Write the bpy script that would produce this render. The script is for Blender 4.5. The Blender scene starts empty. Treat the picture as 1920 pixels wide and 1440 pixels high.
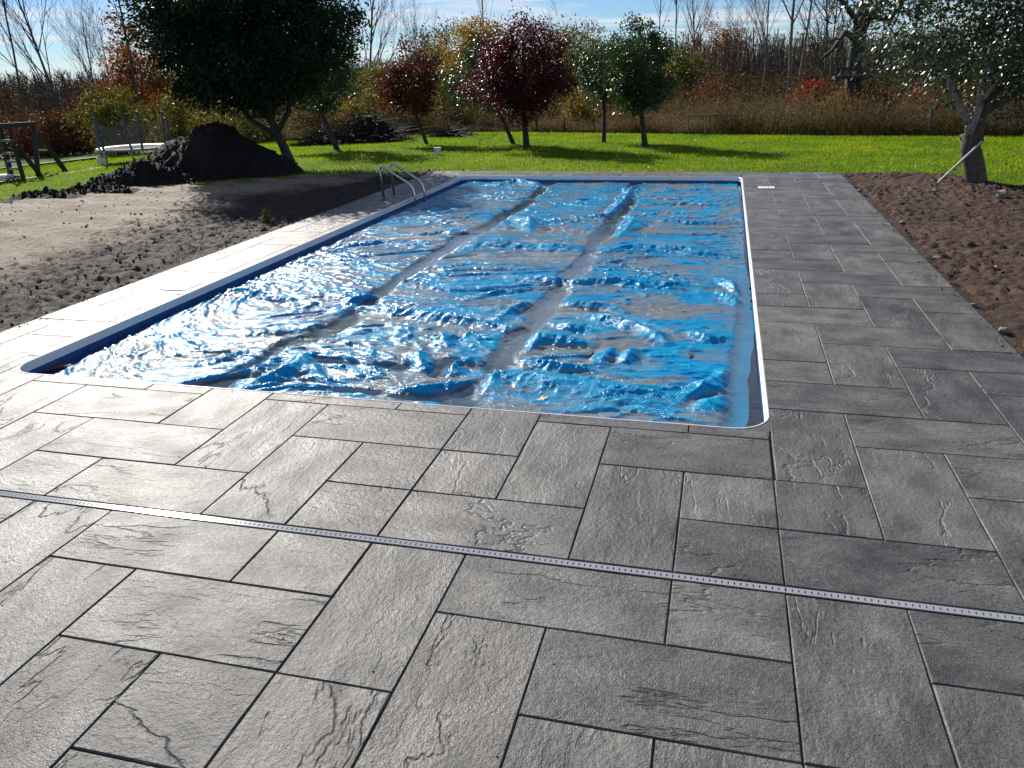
import bpy, math, random
import numpy as np
from mathutils import Vector, Matrix

R = math.radians
SC = bpy.context.scene
COL = SC.collection
rng = np.random.default_rng(7)

# ------------------------------------------------------------------ camera
CF, CP, CR, CYW, CH = 1480.57, 0.3802, -0.0295, -0.2607, 1.75
cy_, sy_ = math.cos(CYW), math.sin(CYW)
cd = np.array([sy_*math.cos(CP), cy_*math.cos(CP), -math.sin(CP)])
c0 = np.array([cy_, -sy_, 0.0])
c1 = np.cross(c0, cd)
cr = math.cos(CR)*c0 + math.sin(CR)*c1
cu = -math.sin(CR)*c0 + math.cos(CR)*c1
cam = bpy.data.cameras.new('camera')
cam_ob = bpy.data.objects.new('camera', cam)
COL.objects.link(cam_ob)
cam.sensor_width = 36.0
cam.lens = CF/1920*36.0
cam.clip_start = 0.05
cam.clip_end = 1500
M = Matrix(((cr[0], cu[0], -cd[0], 0), (cr[1], cu[1], -cd[1], 0), (cr[2], cu[2], -cd[2], CH), (0, 0, 0, 1)))
cam_ob.matrix_world = M
SC.camera = cam_ob

# ------------------------------------------------------------------ sun, sky, exposure
SUN_AZ, SUN_EL = -42.0, 30.0
sv = Vector((math.sin(R(SUN_AZ))*math.cos(R(SUN_EL)), math.cos(R(SUN_AZ))*math.cos(R(SUN_EL)), math.sin(R(SUN_EL))))
sl = bpy.data.lights.new('sun', 'SUN')
sl.energy = 5.0
sl.angle = R(0.53)
sl.color = (1.0, 0.94, 0.85)
so = bpy.data.objects.new('sun', sl)
COL.objects.link(so)
so.rotation_euler = (-sv).to_track_quat('-Z', 'Y').to_euler()

def node(nt, typ, props=None, **ins):
    n = nt.nodes.new('ShaderNode' + typ)
    for k, v in (props or {}).items():
        setattr(n, k, v)
    for k, v in ins.items():
        s = n.inputs[int(k[1:])] if k[0] == 'i' and k[1:].isdigit() else n.inputs[k.replace('_', ' ')]
        if isinstance(v, bpy.types.NodeSocket):
            nt.links.new(v, s)
        else:
            if s.type == 'RGBA' and len(v) == 3:
                v = (*v, 1)
            s.default_value = v
    return n
def mixc(nt, f, a, b, mode='MIX'):
    return node(nt, 'Mix', {'data_type': 'RGBA', 'blend_type': mode}, i0=f, i6=a, i7=b).outputs[2]
def ramp(nt, fac, stops, interp='LINEAR'):
    n = node(nt, 'ValToRGB', None, Fac=fac)
    r = n.color_ramp
    r.interpolation = interp
    while len(r.elements) < len(stops):
        r.elements.new(0.5)
    for e, (p, c) in zip(r.elements, stops):
        e.position = p
        e.color = (c, c, c, 1) if not hasattr(c, '__len__') else (*c, 1)
    return n.outputs[0]
def mth(nt, op, a, b=0.0, c=0.0, clamp=False):
    return node(nt, 'Math', {'operation': op, 'use_clamp': clamp}, i0=a, i1=b, i2=c).outputs[0]
def noise(nt, vec, scale, detail=3, rough=0.55, dim='3D', w=None, dist=0.0):
    kw = dict(Scale=scale, Detail=detail, Roughness=rough, Distortion=dist)
    if vec is not None:
        kw['Vector'] = vec
    if w is not None:
        kw['W'] = w
    return node(nt, 'TexNoise', {'noise_dimensions': dim}, **kw).outputs[0]
def mapping(nt, vec, scale=(1, 1, 1), rot=(0, 0, 0), loc=(0, 0, 0)):
    return node(nt, 'Mapping', None, Vector=vec, Scale=scale, Rotation=rot, Location=loc).outputs[0]

W = bpy.data.worlds.new('World')
SC.world = W
W.use_nodes = True
nt = W.node_tree
nt.nodes.clear()
sky = node(nt, 'TexSky', {'sky_type': 'NISHITA', 'sun_disc': False, 'sun_elevation': R(SUN_EL), 'sun_rotation': R(SUN_AZ),
                          'air_density': 0.9, 'dust_density': 0.05, 'ozone_density': 2.0, 'altitude': 200})
tc = node(nt, 'TexCoord')
sep = node(nt, 'SeparateXYZ', None, Vector=tc.outputs['Generated'])
zz = mth(nt, 'MAXIMUM', mth(nt, 'ADD', sep.outputs[2], 0.05), 0.02)
comb = node(nt, 'CombineXYZ', None, X=mth(nt, 'DIVIDE', sep.outputs[0], zz), Y=mth(nt, 'DIVIDE', sep.outputs[1], zz), Z=0.0).outputs[0]
cm = mapping(nt, comb, (0.42, 0.85, 1), (0, 0, R(35)), (3.1, 1.7, 0))
cn = noise(nt, cm, 0.9, 9, 0.62, dist=0.6)
bank = noise(nt, mapping(nt, comb, (1, 1, 1), (0, 0, 0), (0.4, 2.2, 0)), 0.11, 2, 0.5)
cmask = mth(nt, 'MULTIPLY', ramp(nt, cn, [(0.44, 0.0), (0.62, 1.0)]), ramp(nt, bank, [(0.30, 0.35), (0.50, 1.0)]))
skyc = mixc(nt, 1.0, sky.outputs[0], (0.70, 0.93, 1.30), 'MULTIPLY')
cloud = mixc(nt, mth(nt, 'MULTIPLY', cmask, 0.85), skyc, (12.0, 12.2, 12.6))
bg = node(nt, 'Background', None, Color=cloud, Strength=0.05)
out = node(nt, 'OutputWorld', None, Surface=bg.outputs[0])

SC.view_settings.view_transform = 'Standard'
SC.view_settings.look = 'None'
SC.view_settings.exposure = 0.55
SC.view_settings.gamma = 1.0
SC.view_settings.use_curve_mapping = False
SC.cycles.max_bounces = 8
SC.cycles.transparent_max_bounces = 16
SC.cycles.caustics_reflective = False
SC.cycles.caustics_refractive = False

# ------------------------------------------------------------------ helpers
def tag(o, label=None, cat=None, group=None, kind=None):
    if label: o['label'] = label
    if cat: o['category'] = cat
    if group: o['group'] = group
    if kind: o['kind'] = kind
    return o
def empty(name, loc, label, cat, group=None, rz=0):
    o = bpy.data.objects.new(name, None)
    COL.objects.link(o)
    o.location = loc
    o.rotation_euler = (0, 0, rz)
    o.empty_display_size = 0.1
    return tag(o, label, cat, group)
def mesh_np(name, V, F, smooth=False, tone=None, attrs=None):
    """V (n,3); F (m,k) one face size, or list of such arrays"""
    me = bpy.data.meshes.new(name)
    Fs = F if isinstance(F, list) else [F]
    Fs = [np.asarray(f, dtype=np.int32) for f in Fs if len(f)]
    V = np.asarray(V, dtype=np.float32)
    me.vertices.add(len(V))
    me.vertices.foreach_set('co', V.ravel())
    loops = np.concatenate([f.ravel() for f in Fs])
    sizes = np.concatenate([np.full(len(f), f.shape[1], dtype=np.int32) for f in Fs])
    starts = np.concatenate([[0], np.cumsum(sizes)[:-1]]).astype(np.int32)
    me.loops.add(len(loops))
    me.loops.foreach_set('vertex_index', loops)
    me.polygons.add(len(sizes))
    me.polygons.foreach_set('loop_start', starts)
    me.polygons.foreach_set('loop_total', sizes)
    me.update(calc_edges=True)
    me.polygons.foreach_set('use_smooth', np.full(len(sizes), bool(smooth), dtype=bool))
    if tone is not None:
        a = me.attributes.new('tone', 'FLOAT', 'FACE')
        a.data.foreach_set('value', np.asarray(tone, dtype=np.float32))
    for k, v in (attrs or {}).items():
        a = me.attributes.new(k, 'FLOAT', 'POINT')
        a.data.foreach_set('value', np.asarray(v, dtype=np.float32))
    return me
def obj(name, me, mat=None, parent=None, loc=None, world=False):
    o = bpy.data.objects.new(name, me)
    COL.objects.link(o)
    if mat is not None and (not me.materials or me.materials[0] is None):
        me.materials.append(mat)
    if parent is not None:
        o.parent = parent
        if world:
            o.location = -Vector(parent.location)
    if loc is not None:
        o.location = loc
    return o
class MB:
    """collects quads/tris of one mesh"""
    def __init__(s):
        s.V = []; s.n = 0; s.F3 = []; s.F4 = []
    def add(s, V, F3=None, F4=None):
        V = np.asarray(V, float)
        if F3 is not None and len(F3): s.F3.append(np.asarray(F3, int) + s.n)
        if F4 is not None and len(F4): s.F4.append(np.asarray(F4, int) + s.n)
        s.V.append(V); s.n += len(V)
    def box(s, c, size, rot=None, taper=0.0):
        h = np.array(size)/2.0
        k = np.array([[x, y, z] for z in (-1, 1) for y in (-1, 1) for x in (-1, 1)], float)
        k = k*h
        if rot is not None: k = k @ np.array(rot).T
        s.add(k + np.array(c), None, [(0, 2, 3, 1), (4, 5, 7, 6), (0, 1, 5, 4), (2, 6, 7, 3), (0, 4, 6, 2), (1, 3, 7, 5)])
    def bar(s, a, b, w, t=None, up=(0, 0, 1)):
        a = np.array(a, float); b = np.array(b, float)
        d = b-a; L = np.linalg.norm(d); d = d/L
        u = np.array(up, float)
        if abs(d @ u) > 0.98: u = np.array([0, 1., 0])
        x = np.cross(d, u); x /= np.linalg.norm(x); y = np.cross(x, d)
        s.box((a+b)/2, (w, t or w, L), np.stack([x, y, d], 1))
    def tube(s, pts, rad, sides=8, cap=True, closed=False):
        P = np.array(pts, float); n = len(P)
        rad = np.full(n, rad, float) if np.isscalar(rad) else np.array(rad, float)
        T = np.gradient(P, axis=0); T /= np.linalg.norm(T, axis=1)[:, None] + 1e-9
        ref = np.array([0.13, 0.21, 0.97])
        if abs(T[0] @ ref) > 0.9: ref = np.array([1.0, 0.1, 0.1])
        X = np.cross(T[0], ref); X /= np.linalg.norm(X)
        rings = []
        for i in range(n):
            X = X - T[i]*(X @ T[i]); X /= np.linalg.norm(X)
            Y = np.cross(T[i], X)
            th = np.arange(sides)/sides*2*np.pi
            rings.append(P[i] + rad[i]*(np.cos(th)[:, None]*X + np.sin(th)[:, None]*Y))
        V = np.concatenate(rings)
        F = []
        for i in range(n-1):
            for k in range(sides):
                k2 = (k+1) % sides
                F.append((i*sides+k, i*sides+k2, (i+1)*sides+k2, (i+1)*sides+k))
        F3 = []
        if cap:
            V = np.concatenate([V, P[:1], P[-1:]])
            for k in range(sides):
                k2 = (k+1) % sides
                F3.append((n*sides, k2, k)); F3.append((n*sides+1, (n-1)*sides+k, (n-1)*sides+k2))
        s.add(V, F3, F)
    def cones(s, A, B, ra, rb, sides=4):
        A = np.asarray(A, float); B = np.asarray(B, float); n = len(A)
        d = B-A; d /= np.linalg.norm(d, axis=1)[:, None]+1e-9
        ref = np.where(np.abs(d[:, 2:3]) > 0.9, np.array([[1., 0.2, 0]]), np.array([[0, 0.1, 1.]]))
        X = np.cross(d, ref); X /= np.linalg.norm(X, axis=1)[:, None]; Y = np.cross(d, X)
        th = np.arange(sides)/sides*2*np.pi
        ring = np.cos(th)[None, :, None]*X[:, None, :] + np.sin(th)[None, :, None]*Y[:, None, :]
        V0 = A[:, None, :] + ring*np.asarray(ra, float).reshape(-1, 1, 1)
        V1 = B[:, None, :] + ring*np.asarray(rb, float).reshape(-1, 1, 1)
        V = np.concatenate([V0, V1], 1).reshape(-1, 3)
        k = np.arange(sides); k2 = (k+1) % sides
        f = np.stack([k, k2, k2+sides, k+sides], 1)
        F = (f[None] + (np.arange(n)*2*sides)[:, None, None]).reshape(-1, 4)
        s.add(V, None, F)
    def mesh(s, name, smooth=False):
        V = np.concatenate(s.V)
        F = []
        if s.F3: F.append(np.concatenate(s.F3))
        if s.F4: F.append(np.concatenate(s.F4))
        return mesh_np(name, V, F, smooth)
    def build(s, name, mat, parent=None, smooth=False, world=True):
        return obj(name, s.mesh(name, smooth), mat, parent, world=world)

# numpy gradient noise
_p = np.random.default_rng(3).permutation(256); _p = np.concatenate([_p, _p])
_g = np.random.default_rng(4).uniform(0, 2*np.pi, 256)
_gx, _gy = np.cos(_g), np.sin(_g)
def perlin(x, y, seed=0):
    x = x + seed*17.31; y = y + seed*9.77
    xi = np.floor(x).astype(int); yi = np.floor(y).astype(int)
    xf = x-xi; yf = y-yi
    u = xf*xf*xf*(xf*(xf*6-15)+10); v = yf*yf*yf*(yf*(yf*6-15)+10)
    def gr(a, b, dx, dy):
        h = _p[(_p[a & 255] + b) & 255]
        return _gx[h]*dx + _gy[h]*dy
    n00 = gr(xi, yi, xf, yf); n10 = gr(xi+1, yi, xf-1, yf)
    n01 = gr(xi, yi+1, xf, yf-1); n11 = gr(xi+1, yi+1, xf-1, yf-1)
    return (n00*(1-u)+n10*u)*(1-v) + (n01*(1-u)+n11*u)*v
def fbm(x, y, octv=4, seed=0, gain=0.5):
    t = 0; a = 1.0; f = 1.0
    for o in range(octv):
        t = t + a*perlin(x*f, y*f, seed+o*3); a *= gain; f *= 2.03
    return t
def smooth01(t):
    t = np.clip(t, 0, 1)
    return t*t*(3-2*t)
def grid_faces(nx, ny):
    i = np.arange(nx-1)[None, :]; j = np.arange(ny-1)[:, None]
    a = j*nx + i
    return np.stack([a, a+1, a+nx+1, a+nx], -1).reshape(-1, 4)

# where a picture point meets a given height or a given distance (places real things in metres)
def ray(px, py): return (px-960)/CF*cr - (py-720)/CF*cu + cd
def G(px, py, z=0.0):
    v = ray(px, py); t = (z-CH)/v[2]
    return v*t + np.array([0, 0, CH])
def atY(px, py, Y):
    v = ray(px, py); t = Y/v[1]
    return v*t + np.array([0, 0, CH])
def terr(x, y):
    x = np.asarray(x, float); y = np.asarray(y, float)
    return -0.05 - 0.03*np.maximum(0, np.minimum(y, 60)-14.6) - 0.035*np.maximum(0, np.minimum(-x, 30)-10)

# ------------------------------------------------------------------ materials
def new_mat(name):
    m = bpy.data.materials.new(name)
    m.use_nodes = True
    m.node_tree.nodes.clear()
    return m, m.node_tree
def finish(nt, sh):
    node(nt, 'OutputMaterial', None, Surface=sh)
def simple(name, col, rough=0.6, metal=0.0, var=0.25, nscale=8.0, bump=0.0, bscale=60.0, spec=0.5):
    m, nt = new_mat(name)
    t = node(nt, 'TexCoord').outputs['Object']
    n = noise(nt, t, nscale, 5, 0.6)
    c = ramp(nt, n, [(0.3, tuple(x*(1-var) for x in col)), (0.7, tuple(min(1, x*(1+var)) for x in col))])
    kw = dict(Base_Color=c, Roughness=rough, Metallic=metal)
    kw['Specular_IOR_Level'] = spec
    if bump:
        b = node(nt, 'Bump', None, Height=noise(nt, t, bscale, 4, 0.6), Strength=0.6, Distance=bump)
        kw['Normal'] = b.outputs[0]
    finish(nt, node(nt, 'BsdfPrincipled', None, **kw).outputs[0])
    return m
def leaf_mat(name, cols, rough=0.45, trans=0.35, tcol=None, spec=0.4):
    m, nt = new_mat(name)
    a = node(nt, 'Attribute', {'attribute_name': 'tone'}).outputs['Fac']
    k = len(cols)
    c = ramp(nt, a, [(i/(k-1), cols[i]) for i in range(k)])
    p = node(nt, 'BsdfPrincipled', None, Base_Color=c, Roughness=rough, Specular_IOR_Level=spec)
    tc2 = mixc(nt, 1.0, c, tcol or (1.5, 1.6, 0.7), 'MULTIPLY')
    t = node(nt, 'BsdfTranslucent', None, Color=tc2)
    finish(nt, node(nt, 'MixShader', None, i0=trans, i1=p.outputs[0], i2=t.outputs[0]).outputs[0])
    return m

# stamped concrete slab, local X along its long side
def slab_material():
    m, nt = new_mat('stamped_concrete')
    P = node(nt, 'TexCoord').outputs['Object']
    rnd = node(nt, 'ObjectInfo').outputs['Random']
    w = mth(nt, 'MULTIPLY', rnd, 61.0)
    Ps = mapping(nt, P, (0.7, 1.3, 1.0))
    a = noise(nt, mapping(nt, P, (0.5, 1.35, 1.0)), 1.5, 6, 0.52, '4D', w, 0.25)
    st = []
    lv = [0.0, 0.16, 0.42, 0.6, 0.8, 1.0]
    ps = [0.36, 0.445, 0.50, 0.56, 0.64]
    st.append((0.0, 0.0))
    for i, p_ in enumerate(ps):
        st.append((p_-0.006, lv[i]+0.02)); st.append((p_+0.006, lv[i+1]))
    cleft = ramp(nt, a, st)
    und = noise(nt, Ps, 4.5, 5, 0.55, '4D', mth(nt, 'ADD', w, 9.0))
    lump = noise(nt, mapping(nt, P, (0.85, 1.15, 1)), 48, 4, 0.6, '4D', w)
    grain = noise(nt, P, 170, 3, 0.6, '4D', w)
    vein = noise(nt, mapping(nt, P, (0.45, 1.3, 1)), 1.25, 6, 0.56, '4D', mth(nt, 'ADD', w, 31.0), 0.4)
    crack = ramp(nt, vein, [(0.0, 1.0), (0.493, 1.0), (0.5, 0.0), (0.506, 1.0), (1.0, 1.0)])
    crackmask = ramp(nt, noise(nt, P, 1.9, 2, 0.5, '4D', mth(nt, 'ADD', w, 77.0)), [(0.47, 1.0), (0.53, 0.0)])
    crk = mth(nt, 'MAXIMUM', crack, crackmask)
    h = mth(nt, 'MULTIPLY', cleft, 0.85)
    h = mth(nt, 'MULTIPLY_ADD', und, 0.9, h)
    h = mth(nt, 'MULTIPLY_ADD', lump, 0.62, h)
    h = mth(nt, 'MULTIPLY_ADD', grain, 0.36, h)
    h = mth(nt, 'MULTIPLY_ADD', crk, 0.50, h)
    b = node(nt, 'Bump', None, Height=h, Strength=1.0, Distance=0.0085)
    c1n = noise(nt, mapping(nt, P, (0.75, 1.2, 1)), 4.2, 6, 0.62, '4D', mth(nt, 'ADD', w, 3.0))
    c2n = noise(nt, P, 95, 3, 0.7, '4D', w)
    col = ramp(nt, c1n, [(0.28, (0.034, 0.034, 0.035)), (0.42, (0.074, 0.073, 0.072)), (0.57, (0.122, 0.120, 0.115)), (0.74, (0.190, 0.185, 0.174))])
    sp = ramp(nt, c2n, [(0.32, 0.62), (0.68, 1.38)])
    col = mixc(nt, 1.0, col, sp, 'MULTIPLY')
    col = mixc(nt, 1.0, col, ramp(nt, crk, [(0.0, 0.80), (0.8, 1.0)]), 'MULTIPLY')
    tint = ramp(nt, rnd, [(0.0, (0.78, 0.79, 0.81)), (0.5, (1.0, 1.0, 1.0)), (1.0, (1.20, 1.18, 1.13))])
    col = mixc(nt, 1.0, col, tint, 'MULTIPLY')
    rgh = ramp(nt, und, [(0.32, 0.58), (0.68, 0.36)])
    s = node(nt, 'BsdfPrincipled', None, Base_Color=col, Roughness=rgh, Normal=b.outputs[0], Specular_IOR_Level=0.31)
    finish(nt, s.outputs[0])
    return m
MAT_SLAB = slab_material()
MAT_JOINT = simple('joint_concrete', (0.035, 0.035, 0.037), 0.7, bump=0.004)
MAT_COPING = simple('white_coping', (0.74, 0.75, 0.76), 0.28, var=0.06, nscale=3)
MAT_STEEL = simple('stainless_steel', (0.62, 0.61, 0.60), 0.16, 1.0, var=0.08)
MAT_GRATE = simple('grate_plastic', (0.29, 0.30, 0.32), 0.13, var=0.06, nscale=4)
MAT_DARK = simple('dark_void', (0.012, 0.012, 0.013), 0.8)
MAT_LID = simple('lid_plastic', (0.70, 0.71, 0.74), 0.4, var=0.07)
MAT_WOOD = simple('weathered_dark_wood', (0.026, 0.021, 0.018), 0.75, var=0.4, nscale=20, bump=0.004)
MAT_GREYWOOD = simple('grey_wood', (0.16, 0.14, 0.12), 0.8, var=0.35, nscale=15, bump=0.004)
MAT_WHITE = simple('white_plastic', (0.72, 0.72, 0.70), 0.45, var=0.1)
MAT_GALV = simple('galvanised_pipe', (0.42, 0.43, 0.45), 0.35, 0.8, var=0.15)
MAT_BARK = simple('dark_bark', (0.040, 0.033, 0.028), 0.85, var=0.4, nscale=25, bump=0.010, bscale=40)
MAT_BARKBIG = simple('brown_bark', (0.085, 0.066, 0.052), 0.85, var=0.45, nscale=18, bump=0.012, bscale=35)
MAT_PALEBARK = simple('pale_limb_bark', (0.25, 0.235, 0.21), 0.7, var=0.4, nscale=14, bump=0.006, bscale=40)
MAT_TWIG = simple('grey_twigs', (0.075, 0.062, 0.052), 0.8, var=0.3)
MAT_TWIGPALE = simple('pale_birch_twigs', (0.13, 0.118, 0.104), 0.75, var=0.3)
MAT_WOODS = simple('far_wood_twigs', (0.055, 0.043, 0.036), 0.85, var=0.35, nscale=0.6)

def soil(name, dry, wet, patch_scale, dampattr=True, streak=(1, 1, 1)):
    m, nt = new_mat(name)
    P = node(nt, 'TexCoord').outputs['Object']
    n1 = noise(nt, mapping(nt, P, streak), patch_scale, 7, 0.62)
    n2 = noise(nt, P, 38, 5, 0.7)
    f = n1
    if dampattr:
        d = node(nt, 'Attribute', {'attribute_name': 'damp'}).outputs['Fac']
        f = mth(nt, 'SUBTRACT', n1, mth(nt, 'MULTIPLY', d, 0.58))
        f = mth(nt, 'ADD', f, 0.08)
    c = ramp(nt, f, [(0.30, wet), (0.44, tuple(0.55*a+0.45*b for a, b in zip(wet, dry))), (0.62, dry)])
    c = mixc(nt, 1.0, c, ramp(nt, n2, [(0.25, 0.55), (0.75, 1.35)]), 'MULTIPLY')
    h = mth(nt, 'ADD', mth(nt, 'MULTIPLY', noise(nt, P, 26, 6, 0.7), 1.0), mth(nt, 'MULTIPLY', noise(nt, P, 120, 3, 0.6), 0.35))
    b = node(nt, 'Bump', None, Height=h, Strength=0.9, Distance=0.022)
    finish(nt, node(nt, 'BsdfPrincipled', None, Base_Color=c, Roughness=0.82, Specular_IOR_Level=0.25, Normal=b.outputs[0]).outputs[0])
    return m
MAT_SOIL_L = soil('tan_grey_soil', (0.265, 0.212, 0.160), (0.042, 0.034, 0.027), 1.1, streak=(0.45, 1.3, 1))
MAT_SOIL_R = soil('brown_soil', (0.090, 0.053, 0.036), (0.040, 0.025, 0.018), 1.3, dampattr=False)
MAT_CRUMB = soil('dark_crumbs', (0.075, 0.060, 0.048), (0.030, 0.025, 0.021), 1.3, dampattr=False)
MAT_MOUND = soil('black_topsoil', (0.013, 0.011, 0.010), (0.006, 0.005, 0.005), 1.6, dampattr=False)
MAT_STONE = simple('field_stone', (0.21, 0.17, 0.14), 0.8, var=0.35, nscale=9, bump=0.006, bscale=50)

def lawn_material():
    m, nt = new_mat('lawn_ground')
    P = node(nt, 'TexCoord').outputs['Object']
    n1 = noise(nt, P, 0.7, 6, 0.65)
    n2 = noise(nt, P, 55, 4, 0.7)
    c = ramp(nt, n1, [(0.3, (0.065, 0.130, 0.006)), (0.7, (0.145, 0.210, 0.012))])
    c = mixc(nt, 1.0, c, ramp(nt, n2, [(0.3, 0.6), (0.7, 1.3)]), 'MULTIPLY')
    b = node(nt, 'Bump', None, Height=n2, Strength=1.0, Distance=0.03)
    finish(nt, node(nt, 'BsdfPrincipled', None, Base_Color=c, Roughness=0.9, Specular_IOR_Level=0.1, Normal=b.outputs[0]).outputs[0])
    return m
MAT_LAWN = lawn_material()
MAT_FIELD = simple('field_soil', (0.075, 0.062, 0.032), 0.95, var=0.5, nscale=0.4)
MAT_GRASS = leaf_mat('grass_blade', [(0.070, 0.140, 0.004), (0.125, 0.205, 0.006), (0.19, 0.24, 0.014)], 0.6, 0.58, (1.5, 1.5, 0.5), 0.12)

# ------------------------------------------------------------------ the ground
XL, XR, YN, YF = -4.458, 0.329, 3.841, 13.738        # pool opening
DX0, DX1, DY0, DY1 = -5.22, 1.889, -1.85, 14.394      # paved deck
def ground_sheet(name, xs, ys, dz, mat, hole=True):
    X, Y = np.meshgrid(xs, ys)
    Z = terr(X, Y) + dz
    V = np.stack([X, Y, Z], -1).reshape(-1, 3)
    F = grid_faces(len(xs), len(ys))
    if hole:
        cx = V[F][:, :, 0].mean(1); cyy = V[F][:, :, 1].mean(1)
        F = F[~((cx > DX0+0.3) & (cx < DX1-0.3) & (cyy > DY0+0.3) & (cyy < DY1-0.3))]
    o = obj(name, mesh_np(name, V, F, True), mat)
    return tag(o, kind='structure')
xs = np.unique(np.concatenate([np.linspace(-420, -60, 19), np.linspace(-60, -12, 25), np.linspace(-12, 12, 25), [DX0+0.3, DX1-0.3], np.linspace(12, 60, 13), np.linspace(60, 420, 13)]))
ys = np.unique(np.concatenate([np.linspace(-60, -4, 8), np.linspace(-4, 40, 45), [DY0+0.3, DY1-0.3], np.linspace(40, 80, 11), np.linspace(80, 620, 19)]))
ground_sheet('field_ground', xs, ys, -0.05, MAT_FIELD)
def lawn_far(x):   # far edge of the mown grass
    return np.interp(x, [-30, -16, -8, 0.7, 7.85, 20], [31.5, 31, 31.3, 27.7, 25.9, 25.5]) - 0.4
def left_edge(x, y):      # >0 inside the bare soil on the left
    top = np.interp(x, [-20, -15.5, -11.0, -9.4, -7.9, -6.5, -5.75, -5.0], [8.2, 9.4, 11.3, 12.9, 14.0, 14.5, 14.75, 14.75])
    return (top - y) + 0.35*fbm(x*1.2, y*1.2, 4, 11)
def right_far(x):
    return np.interp(x, [1.8, 2.1, 3.0, 3.6, 4.3, 6, 9], [14.62, 14.75, 14.7, 14.1, 13.2, 12.3, 11.6])
lx = np.linspace(-26, 20, 231); lt = np.linspace(0, 1, 180)
LXX, LTT = np.meshgrid(lx, lt)
LYY = -6 + LTT*(lawn_far(LXX)+6) + LTT**8*0.25*perlin(LXX*0.9, LXX*0+3.3, 5)
LZZ = terr(LXX, LYY) - 0.35*((LXX > DX1) & (right_far(LXX) - LYY > 0.25)) - 0.35*((LXX < DX0) & (left_edge(LXX, LYY) > 0.45) & (LXX > -15.3))
LF = grid_faces(len(lx), len(lt))
LV = np.stack([LXX, LYY, LZZ], -1).reshape(-1, 3)
cxy = LV[LF].mean(1)
LF = LF[~((cxy[:, 0] > DX0+0.6) & (cxy[:, 0] < DX1-0.6) & (cxy[:, 1] < DY1-0.6))]
tag(obj('lawn', mesh_np('lawn', LV, LF, True), MAT_LAWN), kind='structure')

# soil left and right of the pool, clods as real relief
sx = np.arange(-15.6, -5.20, 0.034); sy = np.arange(2.6, 15.2, 0.036)
SX, SY = np.meshgrid(sx, sy)
ins = np.minimum(left_edge(SX, SY)*1.5, (SX*0+1.0))
dd = -5.22 - SX
clod = np.abs(fbm(SX*5.0, SY*5.6, 5, 2, 0.6))
rough = 0.25 + 0.75*smooth01((1.9 - np.abs(dd-1.1) + 0.8*fbm(SX*0.5, SY*0.5, 3, 8))/1.2)
track = 0.022*np.sin((SX*0.35 + SY*1.0)*9.0 + 2.0*fbm(SX*0.6, SY*0.6, 3, 4))*smooth01((dd-1.8)/0.8)
SZ = -0.045 + 0.05*fbm(SX*0.45, SY*0.45, 3, 1) + (clod-0.22)*0.070*rough + track*0.7 + 0.016*fbm(SX*12, SY*12, 3, 6, 0.6)*(0.4+rough)
SZ = np.minimum(SZ, 0.10)
SZ = SZ*np.clip(dd/0.25+0.15, 0, 1) - 0.012*np.clip(1-dd/0.25, 0, 1)
SZ = SZ - np.clip(0.02-ins, 0, 1)*0.5 + terr(SX, SY) + 0.05
damp = smooth01(1.25 - (dd + 0.9*fbm(SX*0.55, SY*0.4, 4, 21))/1.8)
tag(obj('bare_soil', mesh_np('bare_soil', np.stack([SX, SY, SZ], -1).reshape(-1, 3), grid_faces(len(sx), len(sy)), True, attrs={'damp': damp.ravel()}), MAT_SOIL_L), kind='structure')
rx = np.arange(1.885, 8.2, 0.028); ry = np.arange(0.5, 15.2, 0.032)
RX, RY = np.meshgrid(rx, ry)
ins = right_far(RX) - RY + 0.16*fbm(RX*2.2, RY*2.2, 4, 31)
clod = np.abs(fbm(RX*6.5, RY*6.5, 4, 41, 0.6))
RZ = -0.06 + 0.045*fbm(RX*0.6, RY*0.6, 3, 5) + (clod-0.2)*0.055*(0.4+smooth01(0.5+fbm(RX*0.9, RY*0.9, 2, 43))) + 0.022*fbm(RX*13, RY*13, 3, 7, 0.6)
berm = np.exp(-((ins-0.25)/0.22)**2)
RZ = RZ + berm*(0.03+0.06*np.abs(fbm(RX*2.0, RY*2.0, 3, 15)))
ddr = RX-1.889
RZ = RZ*np.clip(ddr/0.2+0.2, 0, 1) - 0.03*np.clip(1-ddr/0.2, 0, 1)
RZ = RZ - np.clip(0.0-ins, 0, 1)*0.6 + terr(RX, RY)+0.05
tag(obj('bare_soil', mesh_np('bare_soil_right', np.stack([RX, RY, RZ], -1).reshape(-1, 3), grid_faces(len(rx), len(ry)), True), MAT_SOIL_R), kind='structure')

# ------------------------------------------------------------------ deck of stamped slabs
def rounded_rect(x0, x1, y0, y1, r, n=10):
    pts = []
    for cx, cyy, a0 in ((x1-r, y1-r, 0), (x0+r, y1-r, 90), (x0+r, y0+r, 180), (x1-r, y0+r, 270)):
        for k in range(n+1):
            a = R(a0 + 90*k/n)
            pts.append((cx+r*math.cos(a), cyy+r*math.sin(a)))
    return np.array(pts)
PR = 0.20
deck = MB()
zb = -0.013
for x0, x1, y0, y1 in ((DX0+.004, DX1-.004, DY0, YN-.03), (DX0+.004, DX1-.004, YF+.03, DY1-.004), (DX0+.004, XL-.03, YN-.03, YF+.03), (XR+.03, DX1-.004, YN-.03, YF+.03)):
    deck.box(((x0+x1)/2, (y0+y1)/2, zb-0.1), (x1-x0, y1-y0, 0.2))
deck_ob = deck.build('pool_deck', MAT_JOINT)
tag(deck_ob, kind='structure')

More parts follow.
